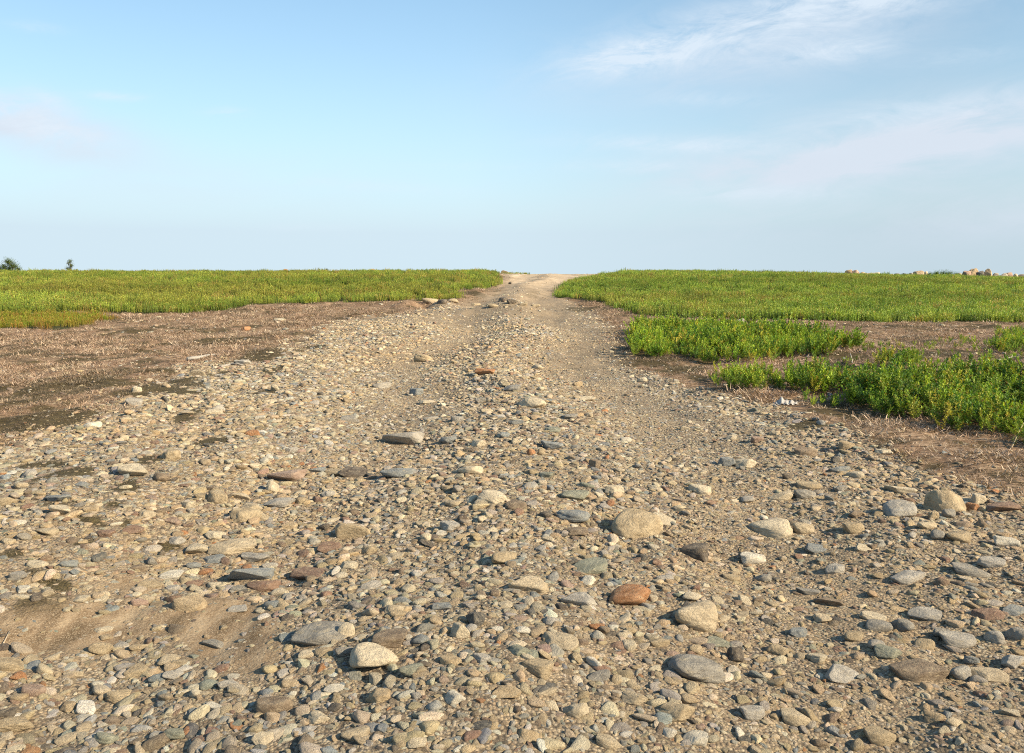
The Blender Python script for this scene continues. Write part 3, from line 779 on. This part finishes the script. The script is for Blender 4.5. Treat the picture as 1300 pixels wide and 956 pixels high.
def meadow():
    protos = [meadow_clump(i, 15, .22, .27) for i in range(6)]
    def make(name, label, sel, hs=1.):
        P = []
        for y0, y1, dn in ((24, 34, 15), (34, 46, 10), (46, 62, 6.5), (62, 88, 3.5)):
            wm = .70 * y1 + 3; n = int(dn * (y1 - y0) * 2 * wm)
            y = rng.uniform(y0, y1, n); x = rng.uniform(-wm, wm, n); k = (np.abs(x) < .7 * y + 3); x, y = x[k], y[k]
            wx, wy = wobble(x, y, .3, .9)
            ex, ey = wobble(x, y, 1.1, .8)
            k = sel(wx, wy) | (sel(ex, ey) & (w_gravel(x, y) < .2) & (rng.random(len(x)) < .2)); P.append(np.stack([x[k], y[k]], 1))
        P = np.concatenate(P); n = len(P); x, y = P.T
        s = rng.uniform(.8, 1.2, n) * (1 + .5 * fbm(x * .5, y * .5, 12, 3)) * hs
        s *= 1 - .25 * sstep(50, 66, y)
        wx, wy = wobble(x, y, .3, .9); s = np.where(sel(wx, wy), s, s * rng.uniform(.3, .65, n))
        s = np.where(rng.random(n) < .03, s * 1.35, s)
        sc = np.stack([s * 1.15, s * 1.15, s * rng.uniform(.85, 1.15, n)], 1)
        t = tints(n, [(.235, .345, .07), (.34, .43, .085), (.13, .215, .05), (.40, .34, .12)], [5, 4.5, 3, 1.1])
        reg = sstep(-.02, .16, fbm(x * .10, y * .22, 13, 4))[:, None]; reg2 = sstep(.03, .2, fbm(x * .13 + 50, y * .3, 14, 4))[:, None]
        t = t * (1 - reg * .45) + np.array([.10, .17, .02]) * reg * .45
        t = t * (1 - reg2 * .3) + np.array([.32, .25, .07]) * reg2 * .3
        if hs != 1.: t = t * np.array([1.06, .98, 1.])
        rot = np.stack([np.zeros(n), np.zeros(n), rng.uniform(0, 6.28, n)], 1)
        scatter(name, label, np.column_stack([P, ground_z(x, y)]), rot, sc, t, rng.integers(0, 6, n), protos); print(name, n)
    make('meadow', 'yellow green low shrubby meadow left of the track', lambda x, y: inside(MEADOW_L, x, y) | inside(STRIP_B1, x, y), 1.02)
    make('meadow', 'green low shrubby meadow right of the track up to the rocks', lambda x, y: inside(MEADOW_R, x, y) | inside(STRIP_B2, x, y))
    def strip():
        protos2 = protos; n = 0
        x0, y0 = STRIP_L.min(0); x1, y1 = STRIP_L.max(0); n = int((x1 - x0) * (y1 - y0) * 16)
        x = rng.uniform(x0, x1, n); y = rng.uniform(y0, y1, n); wx, wy = wobble(x, y, .2, .9); k = inside(STRIP_L, wx, wy); x, y = x[k], y[k]; n = len(x)
        s = rng.uniform(.5, .95, n); t = tints(n, [(.21, .26, .03), (.28, .25, .045), (.34, .21, .055)], [4, 3, 2])
        scatter('low_shrubs', 'strip of low rusty green shrubs in front of the left meadow', np.column_stack([x, y, ground_z(x, y)]),
                np.stack([x * 0, x * 0, rng.uniform(0, 6.28, n)], 1), np.stack([s, s, s], 1), t, rng.integers(0, 6, n), protos)
    strip()
meadow()

def patches():
    tall = [sprig(20 + i, .30, 26, .060, .46, 3) for i in range(5)]
    low = [sprig(40 + i, .22, 24, .052, .44, 3) for i in range(5)]
    def patch(poly, dens, name, label, kinds, hs, bluish, back=0.):
        x0, y0 = poly.min(0) - .5; x1, y1 = poly.max(0) + .5
        n = int((x1 - x0) * (y1 - y0) * dens); x = rng.uniform(x0, x1, n); y = rng.uniform(y0, y1, n)
        wx, wy = wobble(x, y, .12, 2.5); core = inside(poly, wx, wy) & (fbm(x * 2., y * 2., 77, 3) > -.16); ex, ey = wobble(x, y, .5, 1.8)
        k = core | (inside(poly, ex, ey) & (rng.random(n) < .13)); x, y, core = x[k], y[k], core[k]; n = len(x)
        s = rng.uniform(.65, 1.2, n) * hs * (1 + .9 * fbm(x * 1.5, y * 1.5, 21, 3))
        yy = (y - y0) / (y1 - y0)
        s = s * (1 + back * (yy - .4)) * np.where(core, 1, rng.uniform(.35, .7, n))
        g = tints(n, [(.21, .32, .045), (.32, .42, .055), (.10, .19, .035), (.46, .43, .08)], [5, 4, 2.5, 1.2], .22)
        bl = np.clip(bluish * (yy * 1.5), 0, .8)[:, None] * rng.random((n, 1))
        g = g * (1 - bl) + np.array([.055, .13, .04]) * bl
        rot = np.stack([rng.normal(0, .12, n), rng.normal(0, .12, n), rng.uniform(0, 6.28, n)], 1)
        scatter(name, label, np.column_stack([x, y, ground_z(x, y) - .01]), rot, np.stack([s, s, s], 1), g, rng.integers(0, len(kinds), n), kinds); print(name, n)
    patch(PATCH_A, 75, 'leafy_shrubs', 'broad bright green patch of leafy shrubs below the right meadow', low + tall, 1.15, .2, .1)
    patch(PATCH_B, 120, 'leafy_shrubs', 'small rounded clump of green shrubs beside the track', low + tall, 1.0, .3)
    patch(PATCH_C, 110, 'leafy_shrubs', 'loose green clump of shrubs right of the small rounded clump', low + tall, 1.05, .7, .3)
    patch(PATCH_D, 100, 'leafy_shrubs', 'largest near patch of leafy shoots at the right edge', low + tall, 1.0, .8, .5)
    patch(PATCH_E, 60, 'leafy_shrubs', 'thin tuft of green shoots in the dead heather on the right', low, 1.1, .6)
    patch(PATCH_F, 45, 'leafy_shrubs', 'sparse green shrubs at the far right edge below the meadow', low, 1.0, .2)
    patch(PATCH_G, 70, 'leafy_shrubs', 'low thin shoots in front of the loose green clump', low, .7, .0)
    patch(poly_from([(1100, 440), (1190, 437), (1300, 440), (1400, 445), (1400, 486), (1300, 484), (1120, 480), (1060, 472)]), 8, 'seedlings', 'scattered green seedlings in the dead heather on the right', low, .6, .3)
    patch(PATCH_H, 40, 'leafy_shrubs', 'tiny green tuft on bare brown ground under the right meadow', low, .7, .0)
patches()

def heather():
    P = []
    for y0, y1, dn in ((3, 7, 210), (7, 12, 150), (12, 20, 70), (20, 32, 32), (32, 48, 12)):
        wm = .68 * y1 + 2; n = int(dn * (y1 - y0) * 2 * wm); y = rng.uniform(y0, y1, n); x = rng.uniform(-wm, wm, n)
        k = np.abs(x) < .68 * y + 2; x, y = x[k], y[k]
        g = w_gravel(x, y); m = w_meadow(x, y)
        cl = np.clip(.82 + 3.8 * fbm(x * 1.5, y * 1., 45, 4), .12, 1)
        k = (rng.random(len(x)) < (1 - g) * cl) & ~m; P.append(np.stack([x[k], y[k]], 1))
    P = np.concatenate(P); n = len(P); x, y = P.T
    mo = w_moss(x, y)
    s = rng.uniform(.55, 1.5, n) * (1 + y * .045) * (1 + 1.6 * fbm(x * 1.3, y * 1.3, 46, 3)) * (1 - .35 * mo)
    t = tints(n, [(.44, .305, .20), (.32, .195, .12), (.62, .48, .34), (.15, .09, .05)], [4.5, 4, 3, 3], .3)
    mm = (rng.random(n) < mo)[:, None]
    mm = mm | ((fbm(x * 2.4, y * 1.6, 49, 4) > .13) & (rng.random(n) < .7))[:, None]
    t = np.where(mm, tints(n, [(.07, .055, .02), (.11, .085, .03), (.05, .04, .018)], [3, 2, 2], .2), t)
    protos = [dead_clump(60 + i) for i in range(6)]
    scatter('dead_heather', 'short dead pinkish brown heather and moss beside the track', np.column_stack([P, ground_z(x, y)]),
            np.stack([rng.normal(0, .1, n), rng.normal(0, .1, n), rng.uniform(0, 6.28, n)], 1), np.stack([s, s, s * .85], 1), t, rng.integers(0, 6, n), protos); print('heather', n)
    # moss tufts among the stones
    n = 16000; y = 2.6 + rng.random(n) ** 1.5 * 16; x = rng.uniform(-1, 1, n) * (.68 * y + 1)
    k = (w_gravel(x, y) > .3) & (rng.random(n) < w_moss(x, y)); x, y = x[k], y[k]; n = len(x)
    s = rng.uniform(.35, .7, n) * (1 + y * .03)
    t = tints(n, [(.07, .055, .02), (.12, .085, .035), (.18, .12, .06)], [3, 2, 2], .2)
    scatter('moss', 'dark olive moss tufts growing between the stones', np.column_stack([x, y, ground_z(x, y)]),
            np.stack([x * 0, x * 0, rng.uniform(0, 6.28, n)], 1), np.stack([s, s, s * .8], 1), t, rng.integers(0, 6, n), protos)
heather()

# ------------------------------------------------------------------ trees on the skyline
def tube(bm_pts, radii, seg=7):
    v = []; f = []
    for i, p in enumerate(bm_pts):
        d = (bm_pts[min(i + 1, len(bm_pts) - 1)] - bm_pts[max(i - 1, 0)]).normalized()
        s = d.cross(Vector((.31, .2, .93))); s.normalize(); s2 = d.cross(s)
        for k in range(seg):
            a = 6.283 * k / seg; v.append(p + (s * math.cos(a) + s2 * math.sin(a)) * radii[i])
    for i in range(len(bm_pts) - 1):
        for k in range(seg):
            j = (k + 1) % seg; f.append([i * seg + k, i * seg + j, (i + 1) * seg + j, (i + 1) * seg + k])
    f.append(list(range(seg))[::-1]); f.append([(len(bm_pts) - 1) * seg + k for k in range(seg)])
    return v, f

def plain(name, parts, mat, smooth=True):
    V = []; Fc = []
    for v, f in parts:
        n = len(V); V += v; Fc += [[i + n for i in q] for q in f]
    return mesh_np(name, np.array([tuple(p) for p in V]), [i for q in Fc for i in q], np.array([len(q) for q in Fc]), mat, smooth)

def tree(name, label, u, dist, blobs, ll, nleaf, colr, cat='bush'):
    """blobs: (du px, top v px, radius px) leafy masses; trunk and limbs reach each"""
    x = (u - W / 2) / F * dist; y = dist; z0 = float(ground_z(x, y))
    e = link(bpy.data.objects.new(name, None)); e.location = (x, y, z0 - .05); thing(e, label, cat)
    pm = dist / F; parts = []; L = Leaves(); cen = []
    for du, vt, rp in blobs:
        r = rp * pm; cz = CAMZ - (vt + rp - 347) * pm - z0
        cen.append((Vector((du * pm, random.uniform(-.4, .4), cz)), r))
    for c, r in cen:
        mid = Vector((c.x * .35, c.y * .4, c.z * .45)); parts.append(tube([Vector((0, 0, -.1)), mid, c, c + Vector((0, 0, r * .6))], [.07, .05, .03, .012]))
        for k in range(7):
            d = Vector((random.gauss(0, 1), random.gauss(0, 1), random.gauss(.2, .8))).normalized()
            parts.append(tube([c.lerp(mid, random.random() * .5), c + d * r * .5, c + d * r * 1.05], [.018, .012, .004], 4))
    tot = sum(r * r for c, r in cen)
    for c, r in cen:
        for k in range(int(nleaf * r * r / tot)):
            sub = Vector((random.gauss(0, 1), random.gauss(0, 1), random.gauss(0, 1))).normalized()
            q = c + Vector((sub.x, sub.y, sub.z * .9)) * r * random.uniform(.25, 1.12) * (1 + .35 * math.sin(sub.x * 7 + sub.z * 5))
            L.leaf(q, rdir(random.uniform(-.6, .8)), Vector((0, 0, 1)), ll * random.uniform(.6, 1.3), ll * .5, random.random(), random.random(), .2, .2)
    t = link(bpy.data.objects.new('trunk', plain('trunk', parts, M_WOOD)), e); t.color = (.14, .11, .08, 1)
    cr = link(bpy.data.objects.new('crown', L.mesh('crown', M_LEAF)), e); cr.color = (*colr, 1)
random.seed(99)
tree('round_bush', 'round dark green bush on the skyline at the left edge', 18, 92, [(0, 327, 6), (-6, 334, 5), (7, 332, 6), (0, 336, 7), (-13, 339, 3), (12, 338, 4)], .14, 3800, (.13, .19, .07))
tree('thin_sapling', 'thin two stemmed sapling on the skyline right of the round bush', 95, 92, [(2, 329, 3), (2, 334, 3.2), (-4, 332, 2), (-3, 338, 3), (8, 341, 2)], .11, 900, (.14, .19, .075), 'sapling')
tree('low_bush', 'low dark green bush among the skyline rocks at the right', 1192, 77, [(-17, 345, 4), (-8, 343, 5), (2, 342.3, 5.5), (11, 343.2, 5), (19, 345, 4), (27, 347, 3)], .09, 4200, (.10, .18, .035))
tree('small_weed', 'tiny weed poking above the left meadow on the skyline', 417, 74, [(0, 340.5, 1.6), (-3, 342, 1.2)], .07, 160, (.05, .08, .03), 'weed')

# ------------------------------------------------------------------ rocks on the skyline
FAR = [ # u, top v, w, h, colour, label
 (915, 344.6, 19, 3.2, 'tan', 'leftmost low tan rock on the right skyline, standing alone'),
 (944, 345.8, 8, 2.4, 'cream', 'small cream rock right of the lone low tan skyline rock'),
 (964, 345.5, 12, 2.5, 'beige', 'flat beige rock midway between the lone tan rock and the rock row'),
 (1042, 347, 9, 3, 'beige', 'small beige rock at the left end of the skyline rock row'),
 (1052, 346.5, 8, 3, 'grey', 'small grey rock second from the left in the rock row'),
 (1061, 345.5, 10, 4, 'light grey', 'light grey rock just left of the tall split tan rock'),
 (1073, 342, 10, 8, 'tan', 'tall split tan rock, highest left of the bush'),
 (1082, 342.5, 12, 7, 'pinkish', 'pinkish rock leaning on the tall split tan rock'),
 (1092, 345, 9, 5, 'beige', 'beige rock right of the pinkish leaning rock'),
 (1103, 345.5, 17, 4.5, 'cream', 'long cream rock lying flat in the rock row'),
 (1119, 347.5, 7, 3, 'light grey', 'tiny grey rock right of the long cream rock'),
 (1127, 347.5, 8, 3, 'beige', 'tiny beige rock left of the dark rocks'),
 (1137, 345.5, 9, 5, 'grey', 'grey rock left of the dark cleft rock'),
 (1144, 346.5, 7, 4, 'dark grey', 'dark cleft rock in the rock row'),
 (1153, 346, 10, 5, 'light grey', 'light grey rock right of the dark cleft rock'),
 (1162, 343.5, 12, 7.5, 'tan', 'tan topped rock left of the low bush'),
 (1170, 344.5, 9, 6, 'cream', 'cream rock touching the left end of the low bush'),
 (1214, 345.5, 9, 6, 'grey', 'grey rock at the right end of the low bush'),
 (1223, 343, 12, 8, 'pinkish', 'pinkish rock left of the highest skyline block'),
 (1231, 340.5, 12, 11, 'tan', 'highest square tan block right of the low bush'),
 (1240, 344, 9, 7, 'dark grey', 'dark rock between the two highest tan blocks'),
 (1249, 340.5, 10, 11, 'tan', 'upright tan block right of the dark skyline rock'),
 (1258, 345.5, 9, 7, 'grey', 'grey rock right of the upright tan block'),
 (1268, 346, 11, 6, 'light grey', 'light grey rock, first past the grey one near the right edge'),
 (1275, 345.5, 10, 7, 'pinkish', 'pinkish rock near the right end of the rock row'),
 (1284, 346.5, 10, 6, 'beige', 'beige rock third from the right end of the row'),
 (1292, 348, 9, 5, 'cream', 'cream rock second from the right end of the row'),
 (1300, 348.5, 10, 5, 'tan', 'last tan rock of the row cut by the right edge'),
 (60, 341.3, 7, 3, 'orange', 'small orange rock on the left skyline between bush and sapling'),
 (365, 341.5, 6, 3, 'orange', 'tiny orange rock on the left skyline left of the weed'),
 (475, 341, 7, 3.5, 'tan', 'tan rock peeping over the left meadow'),
 (618, 343, 6, 4, 'pinkish', 'small pinkish rock left of the track at the crest'),
 (641, 343.6, 9, 3, 'tan', 'tan rock on the crest just left of the track'),
]
for k, (u, vt, w, h, c, lb) in enumerate(FAR):
    d = 76.5 + (k * 37 % 5) * .25; x = (u - W / 2) / F * d; pm = d / F
    o = link(bpy.data.objects.new('skyline_rock', (SLAB + BLOCK + ROUND)[(k * 7) % 20])); vt += .7; zt = CAMZ - (vt - 346.7) * pm; hh = h * pm * .85
    zb = min(zt - hh, float(ground_z(x, d)) - .02)
    o.scale = (w * pm / 2 * 1.08, w * pm / 2 * .8, (zt - zb) / 2); o.location = (x, d, (zt + zb) / 2)
    o.rotation_euler = (R(random.uniform(-14, 14)), R(random.uniform(-22, 22)), R(random.uniform(-60, 60))); o.color = (*(np.array(PAL[c]) * np.array([1.1, 1.0, .92])), 1)
    thing(o, lb, 'rock', 'rocks along the skyline')

# ------------------------------------------------------------------ driftwood, rag
def stick(name, label, cat, pxs, r, colr, lift=0.03, fork=None, zs=None):
    P = []
    for i, (u, v) in enumerate(pxs):
        x, y = at(u, v); P.append(Vector((x, y, float(ground_z(x, y)) + lift + (zs[i] if zs else 0))))
    o0 = P[0].copy(); rad = [r * (1 - .6 * i / (len(P) - 1)) for i in range(len(P))]
    parts = [tube([p - o0 for p in P], rad)]
    if fork:
        a = P[1]; x, y = at(*fork); b = Vector((x, y, float(ground_z(x, y)) + lift)); parts.append(tube([a - o0, (a + b) / 2 - o0 + Vector((0, 0, .02)), b - o0], [r * .7, r * .6, r * .3]))
    o = link(bpy.data.objects.new(name, plain(name, parts, M_WOOD))); o.location = o0; o.color = (*colr, 1); thing(o, label, cat)
stick('driftwood', 'pale grey driftwood pole lying in the dead heather on the left', 'driftwood', [(238, 458), (252, 456), (266, 453), (279, 452)], .035, (.42, .38, .33))
stick('driftwood', 'thin grey branch lying in front of the driftwood pole', 'branch', [(281, 468), (292, 465), (303, 461), (316, 459)], .022, (.38, .34, .29), fork=(310, 466))
stick('driftwood', 'bleached forked branch lying near the right edge', 'branch', [(1273, 465), (1279, 459), (1285, 457), (1293, 457)], .02, (.60, .52, .42), lift=.05, fork=(1284, 462))
stick('dry_twig', 'straight tan twig leaning out of the shrubs at the right edge', 'twig', [(1284, 570), (1292, 561), (1300, 556)], .007, (.50, .38, .22), lift=.01, zs=(0, .08, .17))
stick('dry_twig', 'bleached twig on the brown ground behind the right shrubs', 'twig', [(1244, 478), (1250, 477), (1256, 474)], .012, (.60, .52, .42))
stick('dry_twig', 'short bleached twig standing left of the thin green tuft', 'twig', [(1082, 463), (1081, 460), (1079, 457)], .013, (.55, .47, .38), lift=.03, zs=(0, .04, .09))
stick('dry_twig', 'thin twig lying in the dark sand at the lower left', 'twig', [(3, 822), (8, 812), (12, 803)], .004, (.50, .40, .28), lift=.008)
def rag():
    x, y = at(997, 513); v = []; f = []; nx, ny = 22, 12
    for j in range(ny):
        for i in range(nx):
            a = i / (nx - 1) - .5; b = j / (ny - 1) - .5
            hgt = .075 * math.exp(-((a + .18) / .16) ** 2 - (b / .28) ** 2) + .035 * math.exp(-((a - .2) / .2) ** 2 - (b / .3) ** 2) + .02 * math.sin(a * 23 + b * 9) * math.cos(b * 17 - a * 5)
            px = x + a * .30 * (1 - .3 * abs(b)); py = y + b * .2 * (1 - .5 * abs(a))
            v.append(Vector((px - x, py - y, float(ground_z(px, py)) - float(ground_z(x, y)) + .012 + max(hgt, -.005))))
    for j in range(ny - 1):
        for i in range(nx - 1): q = j * nx + i; f.append([q, q + 1, q + nx + 1, q + nx])
    m, t, b = new_mat('pale_plastic_film'); b.inputs['Base Color'].default_value = (.62, .60, .58, 1); b.inputs['Roughness'].default_value = .45
    nz = t.noise(t.node('ShaderNodeTexCoord').outputs['Object'], 30., 4); t.put(b.inputs['Base Color'], t.ramp(nz, [(.3, (.24, .22, .2)), (.7, (.46, .43, .4))]))
    o = link(bpy.data.objects.new('crumpled_film', plain('crumpled_film', [(v, f)], m))); o.location = (x, y, float(ground_z(x, y)))
    s = o.modifiers.new('thickness', 'SOLIDIFY'); s.thickness = .003
    thing(o, 'crumpled whitish plastic film at the verge below the green clumps', 'litter')
rag()

# ------------------------------------------------------------------ light
SUN_EL, SUN_AZ = 30., 112.          # azimuth clockwise from the view direction (+Y)
sd = Vector((math.sin(R(SUN_AZ)) * math.cos(R(SUN_EL)), math.cos(R(SUN_AZ)) * math.cos(R(SUN_EL)), math.sin(R(SUN_EL))))
sun = bpy.data.lights.new('sun', 'SUN'); sun.energy = 5.0; sun.angle = R(.6); sun.color = (1., .85, .62)
so = link(bpy.data.objects.new('sun', sun)); so.rotation_euler = sd.to_track_quat('Z', 'Y').to_euler(); so.location = sd * 50

wd = bpy.data.worlds.new('World'); bpy.context.scene.world = wd; wd.use_nodes = True; wd.node_tree.nodes.clear()
t = NT(wd.node_tree)
out = t.node('ShaderNodeOutputWorld'); bg = t.node('ShaderNodeBackground'); t.l.new(bg.outputs[0], out.inputs[0])
sky = t.node('ShaderNodeTexSky', sky_type='NISHITA'); sky.sun_disc = False; sky.sun_elevation = R(SUN_EL); sky.sun_rotation = R(SUN_AZ)
sky.altitude = 100; sky.air_density = 1.0; sky.dust_density = .6; sky.ozone_density = 1.2
tc = t.node('ShaderNodeTexCoord'); sp = t.node('ShaderNodeSeparateXYZ'); t.l.new(tc.outputs['Generated'], sp.inputs[0])
X, Y, Z = sp.outputs
ya = t.m('MAXIMUM', t.m('ABSOLUTE', Y), .05)
A = t.m('DIVIDE', X, ya); E = t.m('DIVIDE', Z, ya)     # tangent of bearing and of height
# even out the blue towards a pale hazy horizon
skyc = sky.outputs[0]
def cloud_field(sx, sy, rot, seed):
    cb = t.node('ShaderNodeCombineXYZ'); c, s = math.cos(rot), math.sin(rot)
    t.l.new(t.m('MULTIPLY', t.m('ADD', t.m('MULTIPLY', A, c), t.m('MULTIPLY', E, s)), sx), cb.inputs[0])
    t.l.new(t.m('MULTIPLY', t.m('SUBTRACT', t.m('MULTIPLY', E, c), t.m('MULTIPLY', A, s)), sy), cb.inputs[1]); cb.inputs[2].default_value = seed
    return cb.outputs[0]
wisp = t.noise(cloud_field(5.5, 17., .16, 2.), 1.3, 10, .68, 1.3)
wisp2 = t.noise(cloud_field(12., 38., .1, 7.), 1.6, 8, .7, 1.2)
soft = t.noise(cloud_field(2.2, 8., .12, 5.), 1., 6, .55, .4)
def blob(u, v, w, h, rot=0.):
    a0 = (u - 650) / F; e0 = (346.5 - v) / F; c, s = math.cos(rot), math.sin(rot)
    da = t.m('SUBTRACT', A, a0); de = t.m('SUBTRACT', E, e0)
    p = t.m('DIVIDE', t.m('ADD', t.m('MULTIPLY', da, c), t.m('MULTIPLY', de, s)), w / F)
    q = t.m('DIVIDE', t.m('SUBTRACT', t.m('MULTIPLY', de, c), t.m('MULTIPLY', da, s)), h / F)
    return t.m('EXPONENT', t.m('MULTIPLY', t.m('ADD', t.m('MULTIPLY', p, p), t.m('MULTIPLY', q, q)), -1.))
def acc(bl):
    r = None
    for args, amp in bl:
        x = t.m('MULTIPLY', blob(*args), amp); r = x if r is None else t.m('ADD', r, x)
    return r
cir = acc([((960, 45, 190, 30, .2), 1.15), ((800, 86, 80, 18, .12), 1.3), ((1040, 80, 75, 14, .10), 1.), ((1090, 12, 120, 20, .1), .9), ((30, 148, 70, 18, -.25), 1.1), ((100, 178, 60, 14, -.15), .9), ((85, 137, 34, 11, -.4), .6), ((163, 132, 32, 5, -.05), .8),
           ((298, 151, 26, 6, 0), .6), ((70, 51, 34, 6, -.1), .5), ((900, 136, 60, 8, 0), .6), ((1200, 85, 70, 12, .1), .4), ((860, 190, 130, 10, -.03), .9), ((800, 215, 70, 8, 0), .7), ((950, 248, 100, 11, 0), .7), ((1150, 150, 150, 16, .15), .6),
           ((480, 240, 120, 8, -.06), .3), ((390, 290, 50, 5, 0), .3), ((600, 215, 80, 5, 0), .25)])
bank = acc([((1200, 170, 200, 42, .14), 1.5), ((1000, 215, 190, 36, .08), .9), ((1260, 270, 260, 40, 0), .6), ((900, 285, 220, 30, 0), .4), ((980, 60, 260, 55, .2), .7), ((280, 240, 330, 40, 0), .25), ((50, 165, 130, 34, -.2), 1.3)])
cf = t.m('MULTIPLY', cir, t.rng(t.m('ADD', t.m('MULTIPLY', wisp, .65), t.m('MULTIPLY', wisp2, .35)), .36, .62), clamp=True)
bf = t.m('MULTIPLY', bank, t.rng(t.m('ADD', t.m('MULTIPLY', soft, .7), t.m('MULTIPLY', wisp, .3)), .38, .60), clamp=True)
W_SKY = 1.0
hz = t.m('MULTIPLY', t.m('EXPONENT', t.m('MULTIPLY', t.m('ABSOLUTE', Z), -5.4)), 1.3, clamp=True)
HAZE_C = (3.8, 4.7, 5.25); CL_C = (4.5, 5.1, 5.7); BK_C = (4.1, 4.55, 5.15)
side = t.rng(A, -.05, .5, 1.0, .85)
tint = t.node('ShaderNodeCombineXYZ'); [t.l.new(side, tint.inputs[i]) for i in range(3)]
skyc = t.mix(1., skyc, (.89, 1.13, 1.14), 'MULTIPLY')
aa = t.m('DIVIDE', t.m('ADD', A, .05), .4); bump = t.m('ADD', 1., t.m('MULTIPLY', t.m('EXPONENT', t.m('MULTIPLY', t.m('MULTIPLY', aa, aa), -1.)), .15))
bt = t.node('ShaderNodeCombineXYZ'); [t.l.new(bump, bt.inputs[i]) for i in range(3)]
skyc = t.mix(1., skyc, bt.outputs[0], 'MULTIPLY')
skyc = t.mix(hz, skyc, HAZE_C)
skyc = t.mix(1., skyc, tint.outputs[0], 'MULTIPLY')
skyc = t.mix(t.m('MULTIPLY', bf, .95), skyc, BK_C)
skyc = t.mix(t.m('MULTIPLY', cf, .8), skyc, CL_C)
t.put(bg.inputs[0], skyc); bg.inputs[1].default_value = .09

sc = bpy.context.scene
sc.view_settings.view_transform = 'Standard'; sc.view_settings.look = 'None'; sc.view_settings.gamma = 1; sc.view_settings.exposure = 0.95
sc.view_settings.use_curve_mapping = False
sc.render.engine = 'CYCLES'
sc.cycles.max_bounces = 5; sc.cycles.diffuse_bounces = 3; sc.cycles.transmission_bounces = 2
sc.cycles.use_denoising = False
sc.cycles.pixel_filter_type = 'BLACKMAN_HARRIS'; sc.cycles.filter_width = 1.05
